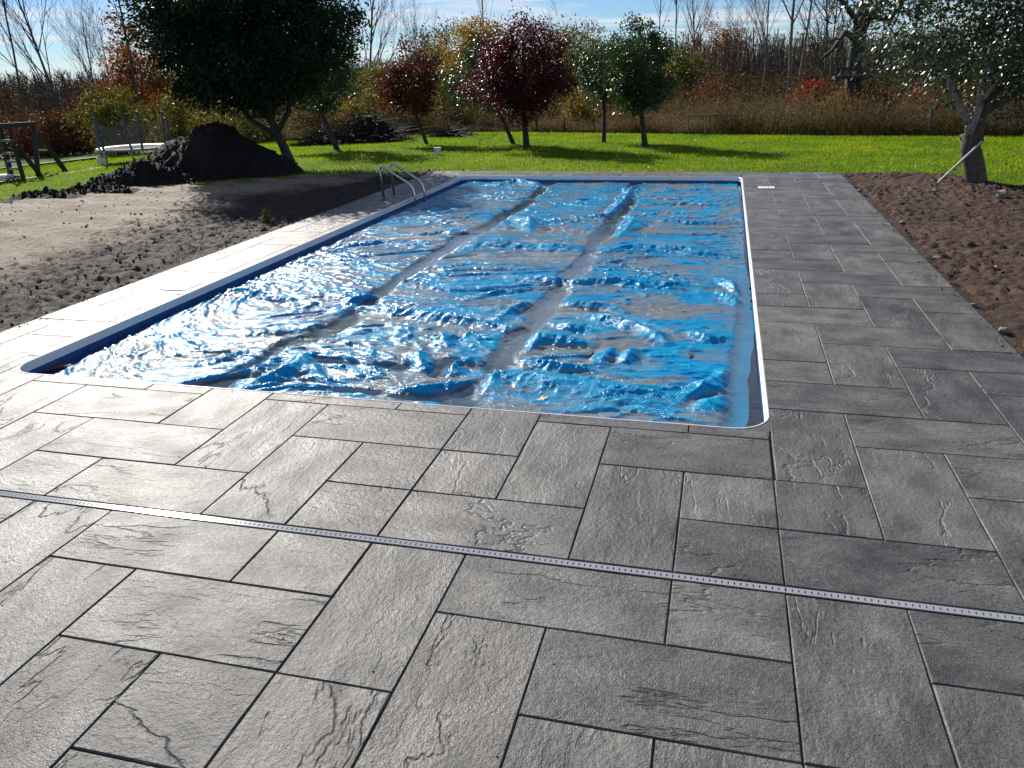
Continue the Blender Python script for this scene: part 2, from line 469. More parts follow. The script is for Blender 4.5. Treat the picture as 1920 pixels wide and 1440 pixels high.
Ylist = [1.320, 1.719, 2.113, 2.495, 2.903, 3.319, 3.741, 4.140, 4.558, 4.925, 5.307, 5.738, 6.162, 6.530, 6.915, 7.362, 7.801, 8.170, 8.540, 9.017, 9.454, 9.825, 10.203, 10.670, 11.129, 11.480, 11.832, 12.290, 12.652, 13.110, 13.572, 14.019]
def Yn(n):   # module line n (0 at 1.320)
    if n < 0: return 1.320 + n*0.3985
    if n >= len(Ylist): return Ylist[-1] + (n-len(Ylist)+1)*0.41
    return Ylist[n]
MX = 0.3942
def Xk(k): return 0.319 + k*MX - (0.0010*k*k if k < -4 else 0.0)
KX = list(range(-15, 5)); NY = list(range(-9, 34))
def wall_right(k, n):   # joint on the right side of cell (k,n): between Xk(k) and Xk(k+1) -> line k+1
    return (n + k + 1) % 4 != 0
def wall_top(k, n):     # joint on line n+1 above cell
    return (k + n + 1 - 2) % 4 != 0
def inside_cell(k, n):
    xa, xb, ya, yb = Xk(k), Xk(k+1), Yn(n), Yn(n+1)
    return not (xb <= DX0+0.02 or xa >= DX1-0.02 or yb <= DY0+0.02 or ya >= DY1-0.02)
idx = [(k, n) for k in KX for n in NY if inside_cell(k, n)]
par = {c: c for c in idx}
def find(c):
    while par[c] != c:
        par[c] = par[par[c]]; c = par[c]
    return c
FRONT = 3.841
for (k, n) in idx:
    yc = (Yn(n)+Yn(n+1))/2
    if (k+1, n) in par:
        hard = k+1 == 0 or (k+1 == -4 and Yn(n) < 3.7)
        if not wall_right(k, n) and not hard:
            par[find((k, n))] = find((k+1, n))
    if (k, n+1) in par:
        if not wall_top(k, n) and n+1 != 3:      # line 3 carries the drain
            par[find((k, n))] = find((k, n+1))
groups = {}
for c in idx:
    groups.setdefault(find(c), []).append(c)
rects = []
for cs in groups.values():
    ks = [c[0] for c in cs]; ns = [c[1] for c in cs]
    K0, K1, N0, N1 = min(ks), max(ks)+1, min(ns), max(ns)+1
    if len(cs) != (K1-K0)*(N1-N0):      # not a rectangle: keep the cells apart by row
        for n in sorted(set(ns)):
            kk = sorted(k for k, m in cs if m == n)
            s = kk[0]; prev = s
            for k in kk[1:]+[None]:
                if k is None or k != prev+1:
                    rects.append((s, prev+1, n, n+1)); s = k
                prev = k
    else:
        rects.append((K0, K1, N0, N1))
DRN0, DRN1 = 2.468, 2.522
def clip_parts(x0, x1, y0, y1):
    x0, x1, y0, y1 = max(x0, DX0), min(x1, DX1), max(y0, DY0), min(y1, DY1)
    out = []
    if x1-x0 < 0.03 or y1-y0 < 0.03: return out
    if abs(y1-2.495) < 0.05: y1 = DRN0+0.003
    if abs(y0-2.495) < 0.05: y0 = DRN1-0.003
    if x1 <= XL or x0 >= XR or y1 <= YN or y0 >= YF:
        return [(x0, x1, y0, y1)]
    if x0 < XL: out.append((x0, XL, y0, y1))
    if x1 > XR: out.append((XR, x1, y0, y1))
    xa, xb = max(x0, XL), min(x1, XR)
    if y0 < YN: out.append((xa, xb, y0, YN))
    if y1 > YF: out.append((xa, xb, YF, y1))
    return [r for r in out if r[1]-r[0] > 0.03 and r[3]-r[2] > 0.03]
pieces = []
for (K0, K1, N0, N1) in rects:
    pieces += clip_parts(Xk(K0), Xk(K1), Yn(N0), Yn(N1))
srng = np.random.default_rng(12)
def slab_mesh(L, Wd, gap=0.0022):
    hx, hy = L/2-gap, Wd/2-gap
    def ring(inset, z, jit):
        pts = []
        nx = max(2, int(L/0.16)); ny = max(2, int(Wd/0.16))
        ax = np.linspace(-hx+inset, hx-inset, nx+1); ay = np.linspace(-hy+inset, hy-inset, ny+1)
        for x in ax[:-1]: pts.append((x, -hy+inset))
        for y in ay[:-1]: pts.append((hx-inset, y))
        for x in ax[::-1][:-1]: pts.append((x, hy-inset))
        for y in ay[::-1][:-1]: pts.append((-hx+inset, y))
        p = np.array(pts)
        p = p + srng.uniform(-jit, jit, p.shape)
        return np.column_stack([p, np.full(len(p), z)])
    r0 = ring(0.0036, 0.0, 0.0014); r1 = ring(0.0, -0.0042, 0.0008); r2 = ring(0.0, -0.03, 0)
    n = len(r0)
    i = np.arange(n); j = (i+1) % n
    F4 = np.concatenate([np.stack([i+n, j+n, j, i], 1), np.stack([i+2*n, j+2*n, j+n, i+n], 1)])
    F = [np.array([np.arange(n)]), F4]
    return mesh_np('slab', np.concatenate([r0, r1, r2]), F)
for (x0, x1, y0, y1) in pieces:
    lx_, ly_ = x1-x0, y1-y0
    o = obj('slab', slab_mesh(max(lx_, ly_), min(lx_, ly_)), MAT_SLAB, deck_ob)
    o.location = ((x0+x1)/2, (y0+y1)/2, 0.0 + srng.uniform(-0.0012, 0.0012))
    o.rotation_euler = (srng.normal(0, 0.0010), srng.normal(0, 0.0010), (R(90) if ly_ > lx_ else 0) + (math.pi if srng.random() < 0.5 else 0))
for cx, cyy, sxx, syy, a0 in ((XR, YF, -1, -1, 0), (XL, YF, 1, -1, 90), (XL, YN, 1, 1, 180), (XR, YN, -1, 1, 270)):
    V = [(cx, cyy, -0.0015)]
    for k in range(9):
        a = R(a0+90*k/8)
        V.append((cx+sxx*PR+PR*1.02*math.cos(a), cyy+syy*PR+PR*1.02*math.sin(a), -0.0015))
    n0 = len(V)
    V += [(v[0], v[1], -0.05) for v in V]
    F3 = [(0, k, k+1) for k in range(1, 9)]
    F4 = [(k, k+n0, k+1+n0, k+1) for k in range(1, 9)]
    me = mesh_np('slab', V, [np.array(F3), np.array(F4)])
    obj('slab', me, MAT_SLAB, deck_ob)

# strip drain across the deck
drain = empty('channel_drain', (-1.2, 2.495, 0), 'narrow grey slotted drain strip crossing the slabs in front of the pool', 'drain')
b = MB(); b.box((-1.65, 2.495, -0.010), (7.1, 0.050, 0.004)); b.build('channel', MAT_DARK, drain)
GW, PITCH = 0.034, 0.0219
def grate_section(x0, x1):
    b = MB()
    y0, y1, z0, z1 = 2.480, 2.480+GW, -0.006, -0.001
    ya, yb = y0+0.0095, y1-0.0095
    n = int(round((x1-x0)/PITCH))
    X = np.linspace(x0, x1, n+1)
    b.box(((x0+x1)/2, (y0+ya)/2, (z0+z1)/2), (x1-x0, ya-y0, z1-z0))
    b.box(((x0+x1)/2, (y1+yb)/2, (z0+z1)/2), (x1-x0, y1-yb, z1-z0))
    for i in range(n):
        w_ = (X[i+1]-X[i])-0.0050
        b.box(((X[i]+X[i+1])/2, (ya+yb)/2, (z0+z1)/2), (w_, yb-ya, z1-z0))
    b.build('grate', MAT_GRATE, drain)
gx = -5.20
while gx < 1.85:
    e = min(gx+0.92, 1.885)
    grate_section(gx+0.001, e-0.001); gx += 0.92

# ------------------------------------------------------------------ swimming pool
ZW = -0.105
pool = empty('swimming_pool', ((XL+XR)/2, (YN+YF)/2, 0), 'rectangular in ground pool with white coping rail and blue liner walls', 'swimming pool')
def sweep(profile, base_r=PR, n=10):
    """profile: list of (inset, z) going round; inset>0 towards the water"""
    rings = []
    for ins_, z in profile:
        p = rounded_rect(XL+ins_, XR-ins_, YN+ins_, YF-ins_, max(0.02, base_r-ins_), n)
        rings.append(np.column_stack([p, np.full(len(p), z)]))
    k = len(rings[0]); V = np.concatenate(rings)
    F = []
    for i in range(len(rings)-1):
        for j in range(k):
            j2 = (j+1) % k
            F.append((i*k+j, i*k+j2, (i+1)*k+j2, (i+1)*k+j))
    return V, np.array(F)
Vc, Fc = sweep([(-0.003, -0.02), (-0.003, 0.0005), (-0.001, 0.002), (0.005, 0.002), (0.008, -0.001), (0.009, -0.006), (0.009, -0.050), (0.014, -0.053), (0.016, -0.057), (0.008, -0.061)])
obj('coping', mesh_np('coping', Vc, Fc, False), MAT_COPING, pool, world=True)
m, nt = new_mat('blue_liner')
P = node(nt, 'TexCoord').outputs['Object']
vor = node(nt, 'TexVoronoi', {'feature': 'F1'}, Vector=P, Scale=38.0)
n = noise(nt, P, 9, 4, 0.6)
c = mixc(nt, 0.5, ramp(nt, vor.outputs['Color'], [(0.2, (0.010, 0.055, 0.21)), (0.8, (0.030, 0.135, 0.36))]), ramp(nt, n, [(0.3, (0.012, 0.06, 0.22)), (0.7, (0.03, 0.16, 0.40))]))
finish(nt, node(nt, 'BsdfPrincipled', None, Base_Color=c, Roughness=0.35).outputs[0])
MAT_LINER = m
Vl, Fl = sweep([(0.008, -0.058), (0.010, -0.5), (0.012, -1.25)])
k = len(rounded_rect(0, 1, 0, 1, .1))
floor = np.arange(2*k, 3*k)[None, :]
obj('liner', mesh_np('liner', Vl, [Fl, floor], False), MAT_LINER, pool, world=True)
# return fittings on the right wall
for yy in (6.55, 6.95, 12.2):
    b = MB(); b.tube([(XR-0.004, yy, -0.075), (XR-0.030, yy, -0.075)], [0.016, 0.012], 8); b.build('wall_fitting', MAT_DARK, pool)

# water, in the gaps and over the low parts of the cover
m, nt = new_mat('pool_water')
P = node(nt, 'TexCoord').outputs['Object']
rip = noise(nt, mapping(nt, P, (1, 2.2, 1)), 3.2, 3, 0.55)
rip2 = noise(nt, P, 16, 2, 0.5)
bmp = node(nt, 'Bump', None, Height=mth(nt, 'MULTIPLY_ADD', rip2, 0.12, rip), Strength=0.35, Distance=0.02)
geo = node(nt, 'NewGeometry')
ior = mth(nt, 'SUBTRACT', 1.33, mth(nt, 'MULTIPLY', geo.outputs['Backfacing'], 0.578))    # same film seen from below
fr = node(nt, 'Fresnel', None, IOR=ior, Normal=bmp.outputs[0])
tr = node(nt, 'BsdfTransparent', None, Color=(0.80, 0.86, 0.86))
gl = node(nt, 'BsdfGlossy', None, Color=(1, 1, 1), Roughness=0.03, Normal=bmp.outputs[0])
df = node(nt, 'BsdfDiffuse', None, Color=(0.16, 0.22, 0.25))
murk = node(nt, 'MixShader', None, i0=0.06, i1=tr.outputs[0], i2=df.outputs[0])
finish(nt, node(nt, 'MixShader', None, i0=fr.outputs[0], i1=murk.outputs[0], i2=gl.outputs[0]).outputs[0])
MAT_WATER = m
rr = rounded_rect(XL+0.0105, XR-0.0105, YN+0.0105, YF-0.0105, PR-0.0105, 10)
wv = np.column_stack([rr, np.full(len(rr), ZW)])
tag(obj('pool_water', mesh_np('pool_water', wv, [np.arange(len(rr))[None, :]]), MAT_WATER), kind='structure')

# ------------------------------------------------------------------ the bubble cover
def cpts(lst, z=-0.09): return np.array([G(a, b_, z)[:2] for a, b_ in lst])
def c600(lst): return [(600+a/2.2857, 320+b_/2.2857) for a, b_ in lst]
def c0(lst): return [(a/2.743, 480+b_/2.743) for a, b_ in lst]
RIDGES = [  # (picture polyline, height, half width)
 (c600([(560, 345), (700, 318), (900, 318), (1100, 330), (1175, 345)]), .075, .17),
 (c600([(1180, 345), (1350, 328), (1500, 336), (1650, 352), (1815, 368)]), .075, .10),
 (c600([(760, 440), (900, 458), (1060, 472), (1250, 474), (1450, 484), (1600, 491), (1720, 492)]), .065, .075),
 (c600([(110, 572), (250, 588), (400, 607), (520, 624), (650, 643), (800, 662), (890, 657)]), .07, .075),
 (c600([(740, 640), (850, 582), (910, 560)]), .05, .06), (c600([(1030, 562), (1150, 572), (1250, 582), (1330, 605)]), .055, .06),
 (c600([(1130, 600), (1250, 632), (1350, 662), (1450, 702), (1500, 745)]), .07, .07), (c600([(970, 645), (1080, 668), (1200, 688)]), .045, .05),
 (c600([(880, 775), (930, 718), (1050, 725), (1200, 738)]), .065, .07), (c600([(690, 940), (740, 868), (880, 880), (1050, 905), (1200, 930), (1400, 950), (1580, 968)]), .075, .13),
 (c600([(820, 812), (950, 825), (1060, 840), (1180, 850)]), .05, .06), (c600([(1580, 682), (1650, 712), (1760, 712)]), .05, .06),
 (c600([(1500, 1000), (1650, 925), (1785, 848)]), .055, .055), (c600([(1600, 1030), (1750, 960)]), .04, .08), (c600([(290, 935), (450, 935), (600, 910), (665, 882)]), .055, .06),
 (c600([(600, 555), (750, 523), (900, 502), (1000, 492)]), .04, .05), (c600([(1230, 192), (1290, 142), (1340, 72), (1400, 52)]), .085, .10), (c600([(1150, 192), (1240, 188)]), .06, .08),
 (c600([(1270, 285), (1330, 235), (1365, 205), (1300, 186)]), .065, .12), (c600([(830, 185), (900, 212), (890, 265)]), .055, .12), (c600([(380, 272), (500, 263), (640, 260)]), .05, .08),
 (c600([(50, 325), (150, 315), (300, 302)]), .05, .05), (c600([(700, 57), (850, 47), (980, 62)]), .09, .16), (c600([(360, 192), (470, 172), (560, 152), (700, 142)]), .045, .07),
 (c600([(1700, 452), (1780, 502), (1805, 530)]), .06, .05), (c600([(1650, 512), (1750, 532), (1820, 572)]), .05, .06), (c600([(1310, 825), (1345, 762)]), .05, .07), (c600([(1190, 832), (1260, 752)]), .045, .06),
 (c600([(560, 872), (582, 822), (700, 792)]), .055, .06), (c600([(418, 762), (445, 855)]), .06, .07), (c600([(520, 692), (552, 752)]), .05, .06), (c600([(990, 205), (1150, 215)]), .03, .06),
 (c600([(1380, 145), (1560, 140), (1790, 152)]), .035, .06), (c600([(1400, 210), (1600, 222), (1800, 225)]), .04, .06), (c600([(1180, 405), (1330, 372), (1480, 365)]), .035, .05), (c600([(640, 100), (760, 110), (930, 118)]), .05, .12),
 (c0([(900, 655), (1100, 622), (1280, 592), (1420, 542)]), .05, .05), (c0([(1180, 672), (1350, 642), (1450, 602), (1530, 562), (1560, 492)]), .07, .07), (c0([(1125, 172), (1250, 172), (1400, 202), (1600, 242), (1750, 257)]), .075, .06),
 (c0([(1765, 242), (1860, 212), (1950, 200)]), .07, .08), (c0([(1600, 552), (1640, 622), (1700, 662)]), .05, .05), (c0([(950, 560), (1150, 520), (1330, 470)]), .03, .05), (c0([(1230, 380), (1400, 390), (1600, 385)]), .035, .05),
]
STRIPS = [  # low seams where water lies on the cover
 ([(1029, 345), (980, 386), (932, 414), (880, 440), (810, 486), (744, 525), (679, 578), (626, 615), (547, 648), (437, 706), (380, 728)], .10),
 ([(1190, 345), (1170, 395), (1160, 405), (1130, 440), (1100, 480), (1082, 505), (1064, 525), (1040, 556), (1010, 600), (960, 640), (940, 680), (905, 710), (865, 750)], .09),
 ([(860, 752), (780, 742), (680, 735), (560, 728)], .05), ([(590, 672), (670, 684), (760, 690)], .05), ([(830, 700), (845, 690), (850, 675)], .07),
]
def seg_dist(X, Y, pl):
    best = np.full(X.shape, 1e9); along = np.zeros(X.shape)
    L = np.concatenate([[0], np.cumsum(np.linalg.norm(np.diff(pl, axis=0), axis=1))])
    for i in range(len(pl)-1):
        a = pl[i]; d = pl[i+1]-a; l2 = d @ d
        t = np.clip(((X-a[0])*d[0]+(Y-a[1])*d[1])/l2, 0, 1)
        q = np.hypot(X-a[0]-t*d[0], Y-a[1]-t*d[1])
        m_ = q < best
        best = np.where(m_, q, best); along = np.where(m_, (L[i]+t*(L[i+1]-L[i]))/L[-1], along)
    return best, along
NS, NT = 380, 720
S_, T_ = np.meshgrid(np.linspace(0, 1, NS), np.linspace(0, 1, NT))
T_ = T_**1.25       # denser rows near the viewer
y_ = 3.875 + T_*(13.66-3.875)
pr = cpts([(1382, 350), (1392, 420), (1397, 500), (1394, 560), (1388, 610), (1380, 660), (1372, 700), (1372, 745), (1368, 775), (1365, 798)], ZW)[::-1]
xr_ = 0.13*smooth01((8.2-y_)/2.0)*0.8 + np.minimum(np.interp(y_, pr[:, 1], pr[:, 0]), XR-0.03) + 0.02*fbm(y_*3.0, y_*0+1.0, 3, 51)
xl_ = XL + 0.10 + 0.05*fbm(y_*1.3, y_*0+7.0, 3, 52) + 0.10*np.exp(-((y_-4.0)/0.35)**2)
CX = xl_ + S_*(xr_-xl_); CY = y_ + (1-T_)*0.0
wx = CX + 0.16*fbm(CX*0.9, CY*0.9, 3, 60); wy = CY + 0.16*fbm(CX*0.9, CY*0.9, 3, 61)
ang = 0.45*fbm(CX*0.35, CY*0.35, 2, 62)
ux = wx*np.cos(ang)+wy*np.sin(ang); uy = -wx*np.sin(ang)+wy*np.cos(ang)
rid = (1-np.abs(fbm(ux*0.75, uy*3.1, 3, 63, 0.5))*2.1)
rid2 = (1-np.abs(fbm(ux*2.3, uy*6.5, 3, 64, 0.5))*2.0)
rid3 = (1-np.abs(fbm((wx+wy*0.5)*4.0, (wy-wx*0.5)*4.0, 2, 65, 0.5))*2.0)
low = fbm(CX*0.55, CY*0.8, 3, 66)
rid4 = (1-np.abs(fbm(ux*1.3, uy*9.5, 3, 68, 0.5))*2.2)
amp = smooth01(0.55+0.9*fbm(CX*0.7, CY*0.9, 2, 69))
z = 0.004 + 0.007*low + 0.016*np.clip(rid, 0, 1)**8*(0.3+amp) + 0.008*np.clip(rid2, 0, 1)**5*(0.2+amp) + 0.007*np.clip(rid4, 0, 1)**4 + 0.003*np.clip(rid3, 0, 1)**3 + 0.004*np.clip(1-np.abs(fbm(ux*3.2, uy*17.0, 2, 75))*2.6, 0, 1)**2*(0.3+amp)
dep = np.zeros_like(z)
for pl, wd in STRIPS:
    d_, al = seg_dist(wx*0.25+CX*0.75, wy*0.25+CY*0.75, cpts(pl, ZW))
    d_ = np.abs(d_ + 0.06*fbm(CX*2.3, CY*2.3, 3, 76))
    f_ = np.exp(-(d_/(wd*(1+0.9*fbm(CX*0.9, CY*0.9, 2, 77))))**4)
    z = z*(1-f_) - 0.024*f_; dep = np.maximum(dep, f_)
for pl, hh, wd in RIDGES:
    d_, al = seg_dist(CX*0.8+wx*0.2, CY*0.8+wy*0.2, cpts(pl, ZW+hh*0.4))
    prof = np.exp(-(d_/wd)**2)
    ends = np.clip(np.sin(np.pi*np.clip(al, 0, 1)), 0, 1)**0.55*0.92+0.08
    wl = 0.85*wd*(0.5+0.5*ends)*(1+0.35*fbm(CX*2.6, CY*2.6, 2, 72))
    d_ = np.abs(d_ + 0.05*fbm(CX*5.5, CY*5.5, 3, 73)*np.minimum(1, d_/0.03))
    prof = 0.45*np.exp(-(d_/wl)**2) + 0.55*np.exp(-1.5*d_/wl)
    cr_ = 0.9 + 0.45*fbm(CX*2.6, CY*2.6, 2, 70) + 0.12*fbm(CX*9, CY*9, 2, 74)
    z = z*(1-0.8*prof) + 0.90*hh*prof*ends*cr_
    z = z + 0.010*np.exp(-(d_/(wl*2.4))**2)*ends*np.clip(1-np.abs(fbm(CX*6.5+al*3, CY*6.5-al*5, 2, 78))*2.4, 0, 1)**2
    rim = np.exp(-((d_-wd*1.7)/(wd*0.6))**2)*ends
    z = z - 0.012*rim
nearfl = smooth01((4.08-CY)/0.12)*smooth01((CX+2.3)/0.6)
z = z*(1-nearfl) + 0.008*nearfl
z = z + 0.0012*perlin(CX*40, CY*40, 71)
patch = 0.58 + 1.7*fbm(ux*0.9, uy*2.2, 3, 80) + 0.7*fbm(ux*3.0, uy*8.0, 3, 81)
silt = smooth01((0.0215 - z)/0.010)*smooth01(patch)  # silt on the flats, with grey sky reflection painted in
silt = np.maximum(silt, 0.95*dep*smooth01((0.004-z)/0.012))
# plain film along the right edge, lying just under the water
skirt = smooth01((S_-0.965)/0.02)*smooth01((8.2-CY)/2.0)
z = z*(1-skirt) - 0.022*skirt; silt = silt*(1-skirt)
CZ = ZW + z
m, nt = new_mat('blue_bubble_film')
P = node(nt, 'TexCoord').outputs['Object']
vor = node(nt, 'TexVoronoi', {'feature': 'SMOOTH_F1'}, Vector=mapping(nt, P, (1, 1, 0.6), (0, 0, R(28))), Scale=62.0, Smoothness=0.3, Randomness=0.12)
bub = ramp(nt, vor.outputs['Distance'], [(0.0, 1.0), (0.28, 0.75), (0.5, 0.0)])
wr = noise(nt, mapping(nt, P, (0.6, 1.9, 1)), 24, 5, 0.64)
hh_ = mth(nt, 'MULTIPLY_ADD', bub, 0.45, mth(nt, 'MULTIPLY', wr, 0.75))
bmp = node(nt, 'Bump', None, Height=hh_, Strength=0.8, Distance=0.009)
sa = node(nt, 'Attribute', {'attribute_name': 'silt'}).outputs['Fac']
n = noise(nt, P, 5, 5, 0.6)
blue = ramp(nt, n, [(0.3, (0.0, 0.25, 0.60)), (0.7, (0.0, 0.43, 0.76))])
silt_sheen_col = ramp(nt, noise(nt, P, 3.0, 6, 0.65), [(0.3, (0.20, 0.225, 0.25)), (0.7, (0.33, 0.295, 0.255))])  # silt colour, greyed to include the sky's reflection off flat film
sf = mth(nt, 'MULTIPLY', sa, 0.88)
dpa = node(nt, 'Attribute', {'attribute_name': 'deep'}).outputs['Fac']
silt_sheen_col = mixc(nt, dpa, silt_sheen_col, ramp(nt, noise(nt, P, 2.2, 5, 0.6), [(0.3, (0.085, 0.080, 0.076)), (0.7, (0.17, 0.155, 0.14))]))
bc = mixc(nt, sf, blue, silt_sheen_col)
pr_ = node(nt, 'BsdfPrincipled', None, Base_Color=bc, Roughness=0.17, Normal=bmp.outputs[0], Specular_IOR_Level=0.21, Specular_Tint=(0.40, 0.88, 1.0, 1.0))
tl = node(nt, 'BsdfTranslucent', None, Color=mixc(nt, sf, (0.002, 0.46, 0.92), silt_sheen_col), Normal=bmp.outputs[0])
finish(nt, node(nt, 'MixShader', None, i0=0.28, i1=pr_.outputs[0], i2=tl.outputs[0]).outputs[0])
MAT_COVER = m
cover = obj('pool_cover', mesh_np('pool_cover', np.stack([CX, CY, CZ], -1).reshape(-1, 3), grid_faces(NS, NT), True, attrs={'silt': silt.ravel(), 'deep': np.clip(dep, 0, 1).ravel()}), MAT_COVER)
tag(cover, 'wrinkled blue bubble solar cover floating on the pool, puddles lying on it', 'pool cover')

# ladder rails
lad = empty('pool_ladder', (-4.857, 11.31, 0), 'pair of stainless steel ladder handrails arching over the pool edge', 'ladder')
def arc(pts, r, n=6):
    P = [np.array(p, float) for p in pts]; out = [P[0]]
    for i in range(1, len(P)-1):
        a, c, e = P[i-1], P[i], P[i+1]
        u = (a-c)/np.linalg.norm(a-c); v = (e-c)/np.linalg.norm(e-c)
        rr_ = min(r, 0.48*np.linalg.norm(a-c), 0.48*np.linalg.norm(e-c))
        p0, p1 = c+u*rr_, c+v*rr_
        for k in range(n+1):
            t = k/n; out.append((1-t)**2*p0 + 2*t*(1-t)*c + t*t*p1)
    out.append(P[-1]); return out
for yy in (11.11, 11.515):
    b = MB(); b.tube(arc([(-4.857, yy, -0.01), (-4.895, yy, 0.50), (-4.37, yy, 0.175), (-4.352, yy, -0.6)], 0.12), 0.0185, 12)
    rail = b.build('handrail', MAT_STEEL, lad, True)
    b = MB(); b.tube([(-4.857, yy, 0.0), (-4.857, yy, 0.012)], [0.042, 0.032], 14); b.build('escutcheon', MAT_STEEL, rail)
for zz_ in (-0.30, -0.55):
    b = MB(); b.box((-4.352, 11.312, zz_), (0.09, 0.38, 0.03)); b.build('step', MAT_WHITE, lad)

# lids on the deck
def lid(x, y, sx_, sy_, label, mat=MAT_LID, z=0.004):
    o = empty('skimmer_lid', (x, y, 0), label, 'lid')
    b = MB(); b.box((x, y, z), (sx_, sy_, 0.006)); b.build('plate', mat, o)
    for q in (-0.03, 0.03):
        b = MB(); b.tube([(x+q, y, z+0.003), (x+q, y, z+0.0045)], 0.010, 8); b.build('finger_hole', MAT_DARK, o)
lid(0.655, 12.52, 0.235, 0.20, 'white rectangular lid set in the right hand deck near its far end', MAT_WHITE)
lid(-4.665, 5.98, 0.25, 0.25, 'pale grey square lid set in the left hand deck strip', simple('grey_lid', (0.30, 0.30, 0.33), 0.5, var=0.08))

# leaves
def leaves_np(C, A, L, Wd, r, fold=0.18, up=0.0):
    n = len(C)
    A = A/(np.linalg.norm(A, axis=1)[:, None]+1e-9)
    rnd_ = r.normal(size=(n, 3))
    if up: rnd_ = rnd_*0.55 + np.array([-0.35, 0.0, 0.8])*up
    B = np.cross(A, rnd_); B /= np.linalg.norm(B, axis=1)[:, None]+1e-9
    Nn = np.cross(A, B)
    L = np.broadcast_to(L, (n,))[:, None]; Wd = np.broadcast_to(Wd, (n,))[:, None]
    V = np.stack([C-A*L/2, C+B*Wd/2+Nn*Wd*fold-A*L*0.06, C+A*L/2, C-B*Wd/2+Nn*Wd*fold-A*L*0.06], 1).reshape(-1, 3)
    k = np.arange(n)[:, None]*4
    F = np.concatenate([k+np.array([[0, 1, 2]]), k+np.array([[0, 2, 3]])], 1).reshape(-1, 3)
    return V, F
fl_mats = {'brown': simple('leaf_brown', (0.10, 0.055, 0.025), 0.6), 'pale': simple('leaf_pale', (0.52, 0.47, 0.30), 0.6), 'green': simple('leaf_green', (0.055, 0.085, 0.015), 0.5), 'red': simple('leaf_red', (0.16, 0.035, 0.02), 0.5)}
def fallen_leaf(px, py, kind, size, label, group=None, z=ZW+0.012):
    p = G(px, py, z)
    # rest on the cover
    d2 = (CX-p[0])**2 + (CY-p[1])**2
    i = np.argmin(d2)
    if d2.flat[i] < 0.01:
        p[2] = max(CZ.flat[i], ZW) + 0.006
    lr = np.random.default_rng(int(px*7+py))
    th = np.linspace(0, 2*np.pi, 11)[:-1]
    rad = size*0.5*(1 + 0.28*lr.uniform(-1, 1, 10) + 0.25*np.cos(2*th))
    V = [(0, 0, 0.004)] + [(r_*math.cos(t), r_*math.sin(t)*0.8, 0.012*lr.uniform(0, 1)) for r_, t in zip(rad, th)]
    me = mesh_np('fallen_leaf', V, np.array([(0, k+1, (k+1) % 10+1) for k in range(10)]))
    o = obj('fallen_leaf', me, fl_mats[kind])
    o.location = p; o.rotation_euler = (0, 0, lr.uniform(0, 6))
    tag(o, label, 'leaf', group)
fallen_leaf(793, 613, 'green', 0.075, 'large dark green leaf on the near left part of the blue cover')
fallen_leaf(1018, 746, 'pale', 0.075, 'pale yellow curled leaf on the cover close to the near pool edge')
fallen_leaf(104, 689, 'red', 0.16, 'reddish leaf floating in the dark near left pool corner', z=ZW+0.004)
for px, py, lab in ((705, 492, 'brown leaf in the left puddle seam, far half of the cover'), (784, 530, 'brown leaf on the cover just right of the left puddle seam'),
                    (817, 632, 'tiny brown leaf below and right of the large dark green leaf'), (785, 650, 'brown leaf just below the large dark green leaf'),
                    (948, 634, 'brown leaf at the left side of the right puddle seam, near half'), (1107, 665, 'brown leaf right of the right puddle seam, near half of the cover'),
                    (1158, 548, 'brown leaf right of the right puddle seam, middle of the cover'), (1020, 534, 'brown leaf left of the right puddle seam, middle of the cover'),
                    (1208, 513, 'brown leaf on the right cover panel, left one of two in the middle'), (1324, 492, 'brown leaf on the right cover panel, right one of two in the middle'),
                    (1382, 419, 'brown leaf close to the right pool wall, far half of the cover'), (1295, 668, 'brown leaf on the near part of the right cover panel'),
                    (712, 524, 'brown leaf in the left puddle seam, just nearer than the far one'), (626, 627, 'brown leaf in the dark near end of the left puddle seam')):
    fallen_leaf(px, py, 'brown', 0.05, lab, 'small brown leaves on the pool cover')

# ------------------------------------------------------------------ lawn grass
def grass():
    r = np.random.default_rng(21)
    n = 260000
    u = r.random(n)
    x = r.uniform(-20, 12, n); y = 8.8 + (lawn_far(x)-8.8)*u**1.15
    keep = np.ones(n, bool)
    keep &= ~((x > DX0-0.02) & (x < DX1+0.02) & (y < DY1+0.06))
    keep &= ~((x <= DX0) & (left_edge(x, y) > -0.02))
    keep &= ~((x >= DX1) & (right_far(x)-y > 0.02))
    # only what can be seen: no blades behind the view's side limits
    keep &= (x/y > -1.3) & (x/y < 0.42)
    x, y = x[keep], y[keep]; n = len(x)
    dens = fbm(x*0.5, y*0.5, 3, 90)
    h = r.uniform(0.025, 0.06, n)*(1+0.35*dens)
    w = r.uniform(0.010, 0.016, n)*(0.7+y/28)
    th = r.uniform(0, 2*np.pi, n); ln = r.uniform(0.0, 0.7, n)*h; lt_ = r.uniform(0, 2*np.pi, n)
    z0 = terr(x, y)-0.004
    a = np.stack([x-np.cos(th)*w/2, y-np.sin(th)*w/2, z0], 1); b_ = np.stack([x+np.cos(th)*w/2, y+np.sin(th)*w/2, z0], 1)
    c_ = np.stack([x+np.cos(lt_)*ln, y+np.sin(lt_)*ln, z0+h], 1)
    V = np.stack([a, b_, c_], 1).reshape(-1, 3)
    tone = np.clip(0.45+0.8*dens+0.5*fbm(x*1.7, y*1.7, 2, 91)+r.normal(0, 0.2, n), 0, 1)
    o = obj('lawn_grass', mesh_np('lawn_grass', V, np.arange(3*n).reshape(-1, 3), tone=tone), MAT_GRASS)
    tag(o, kind='stuff')
grass()

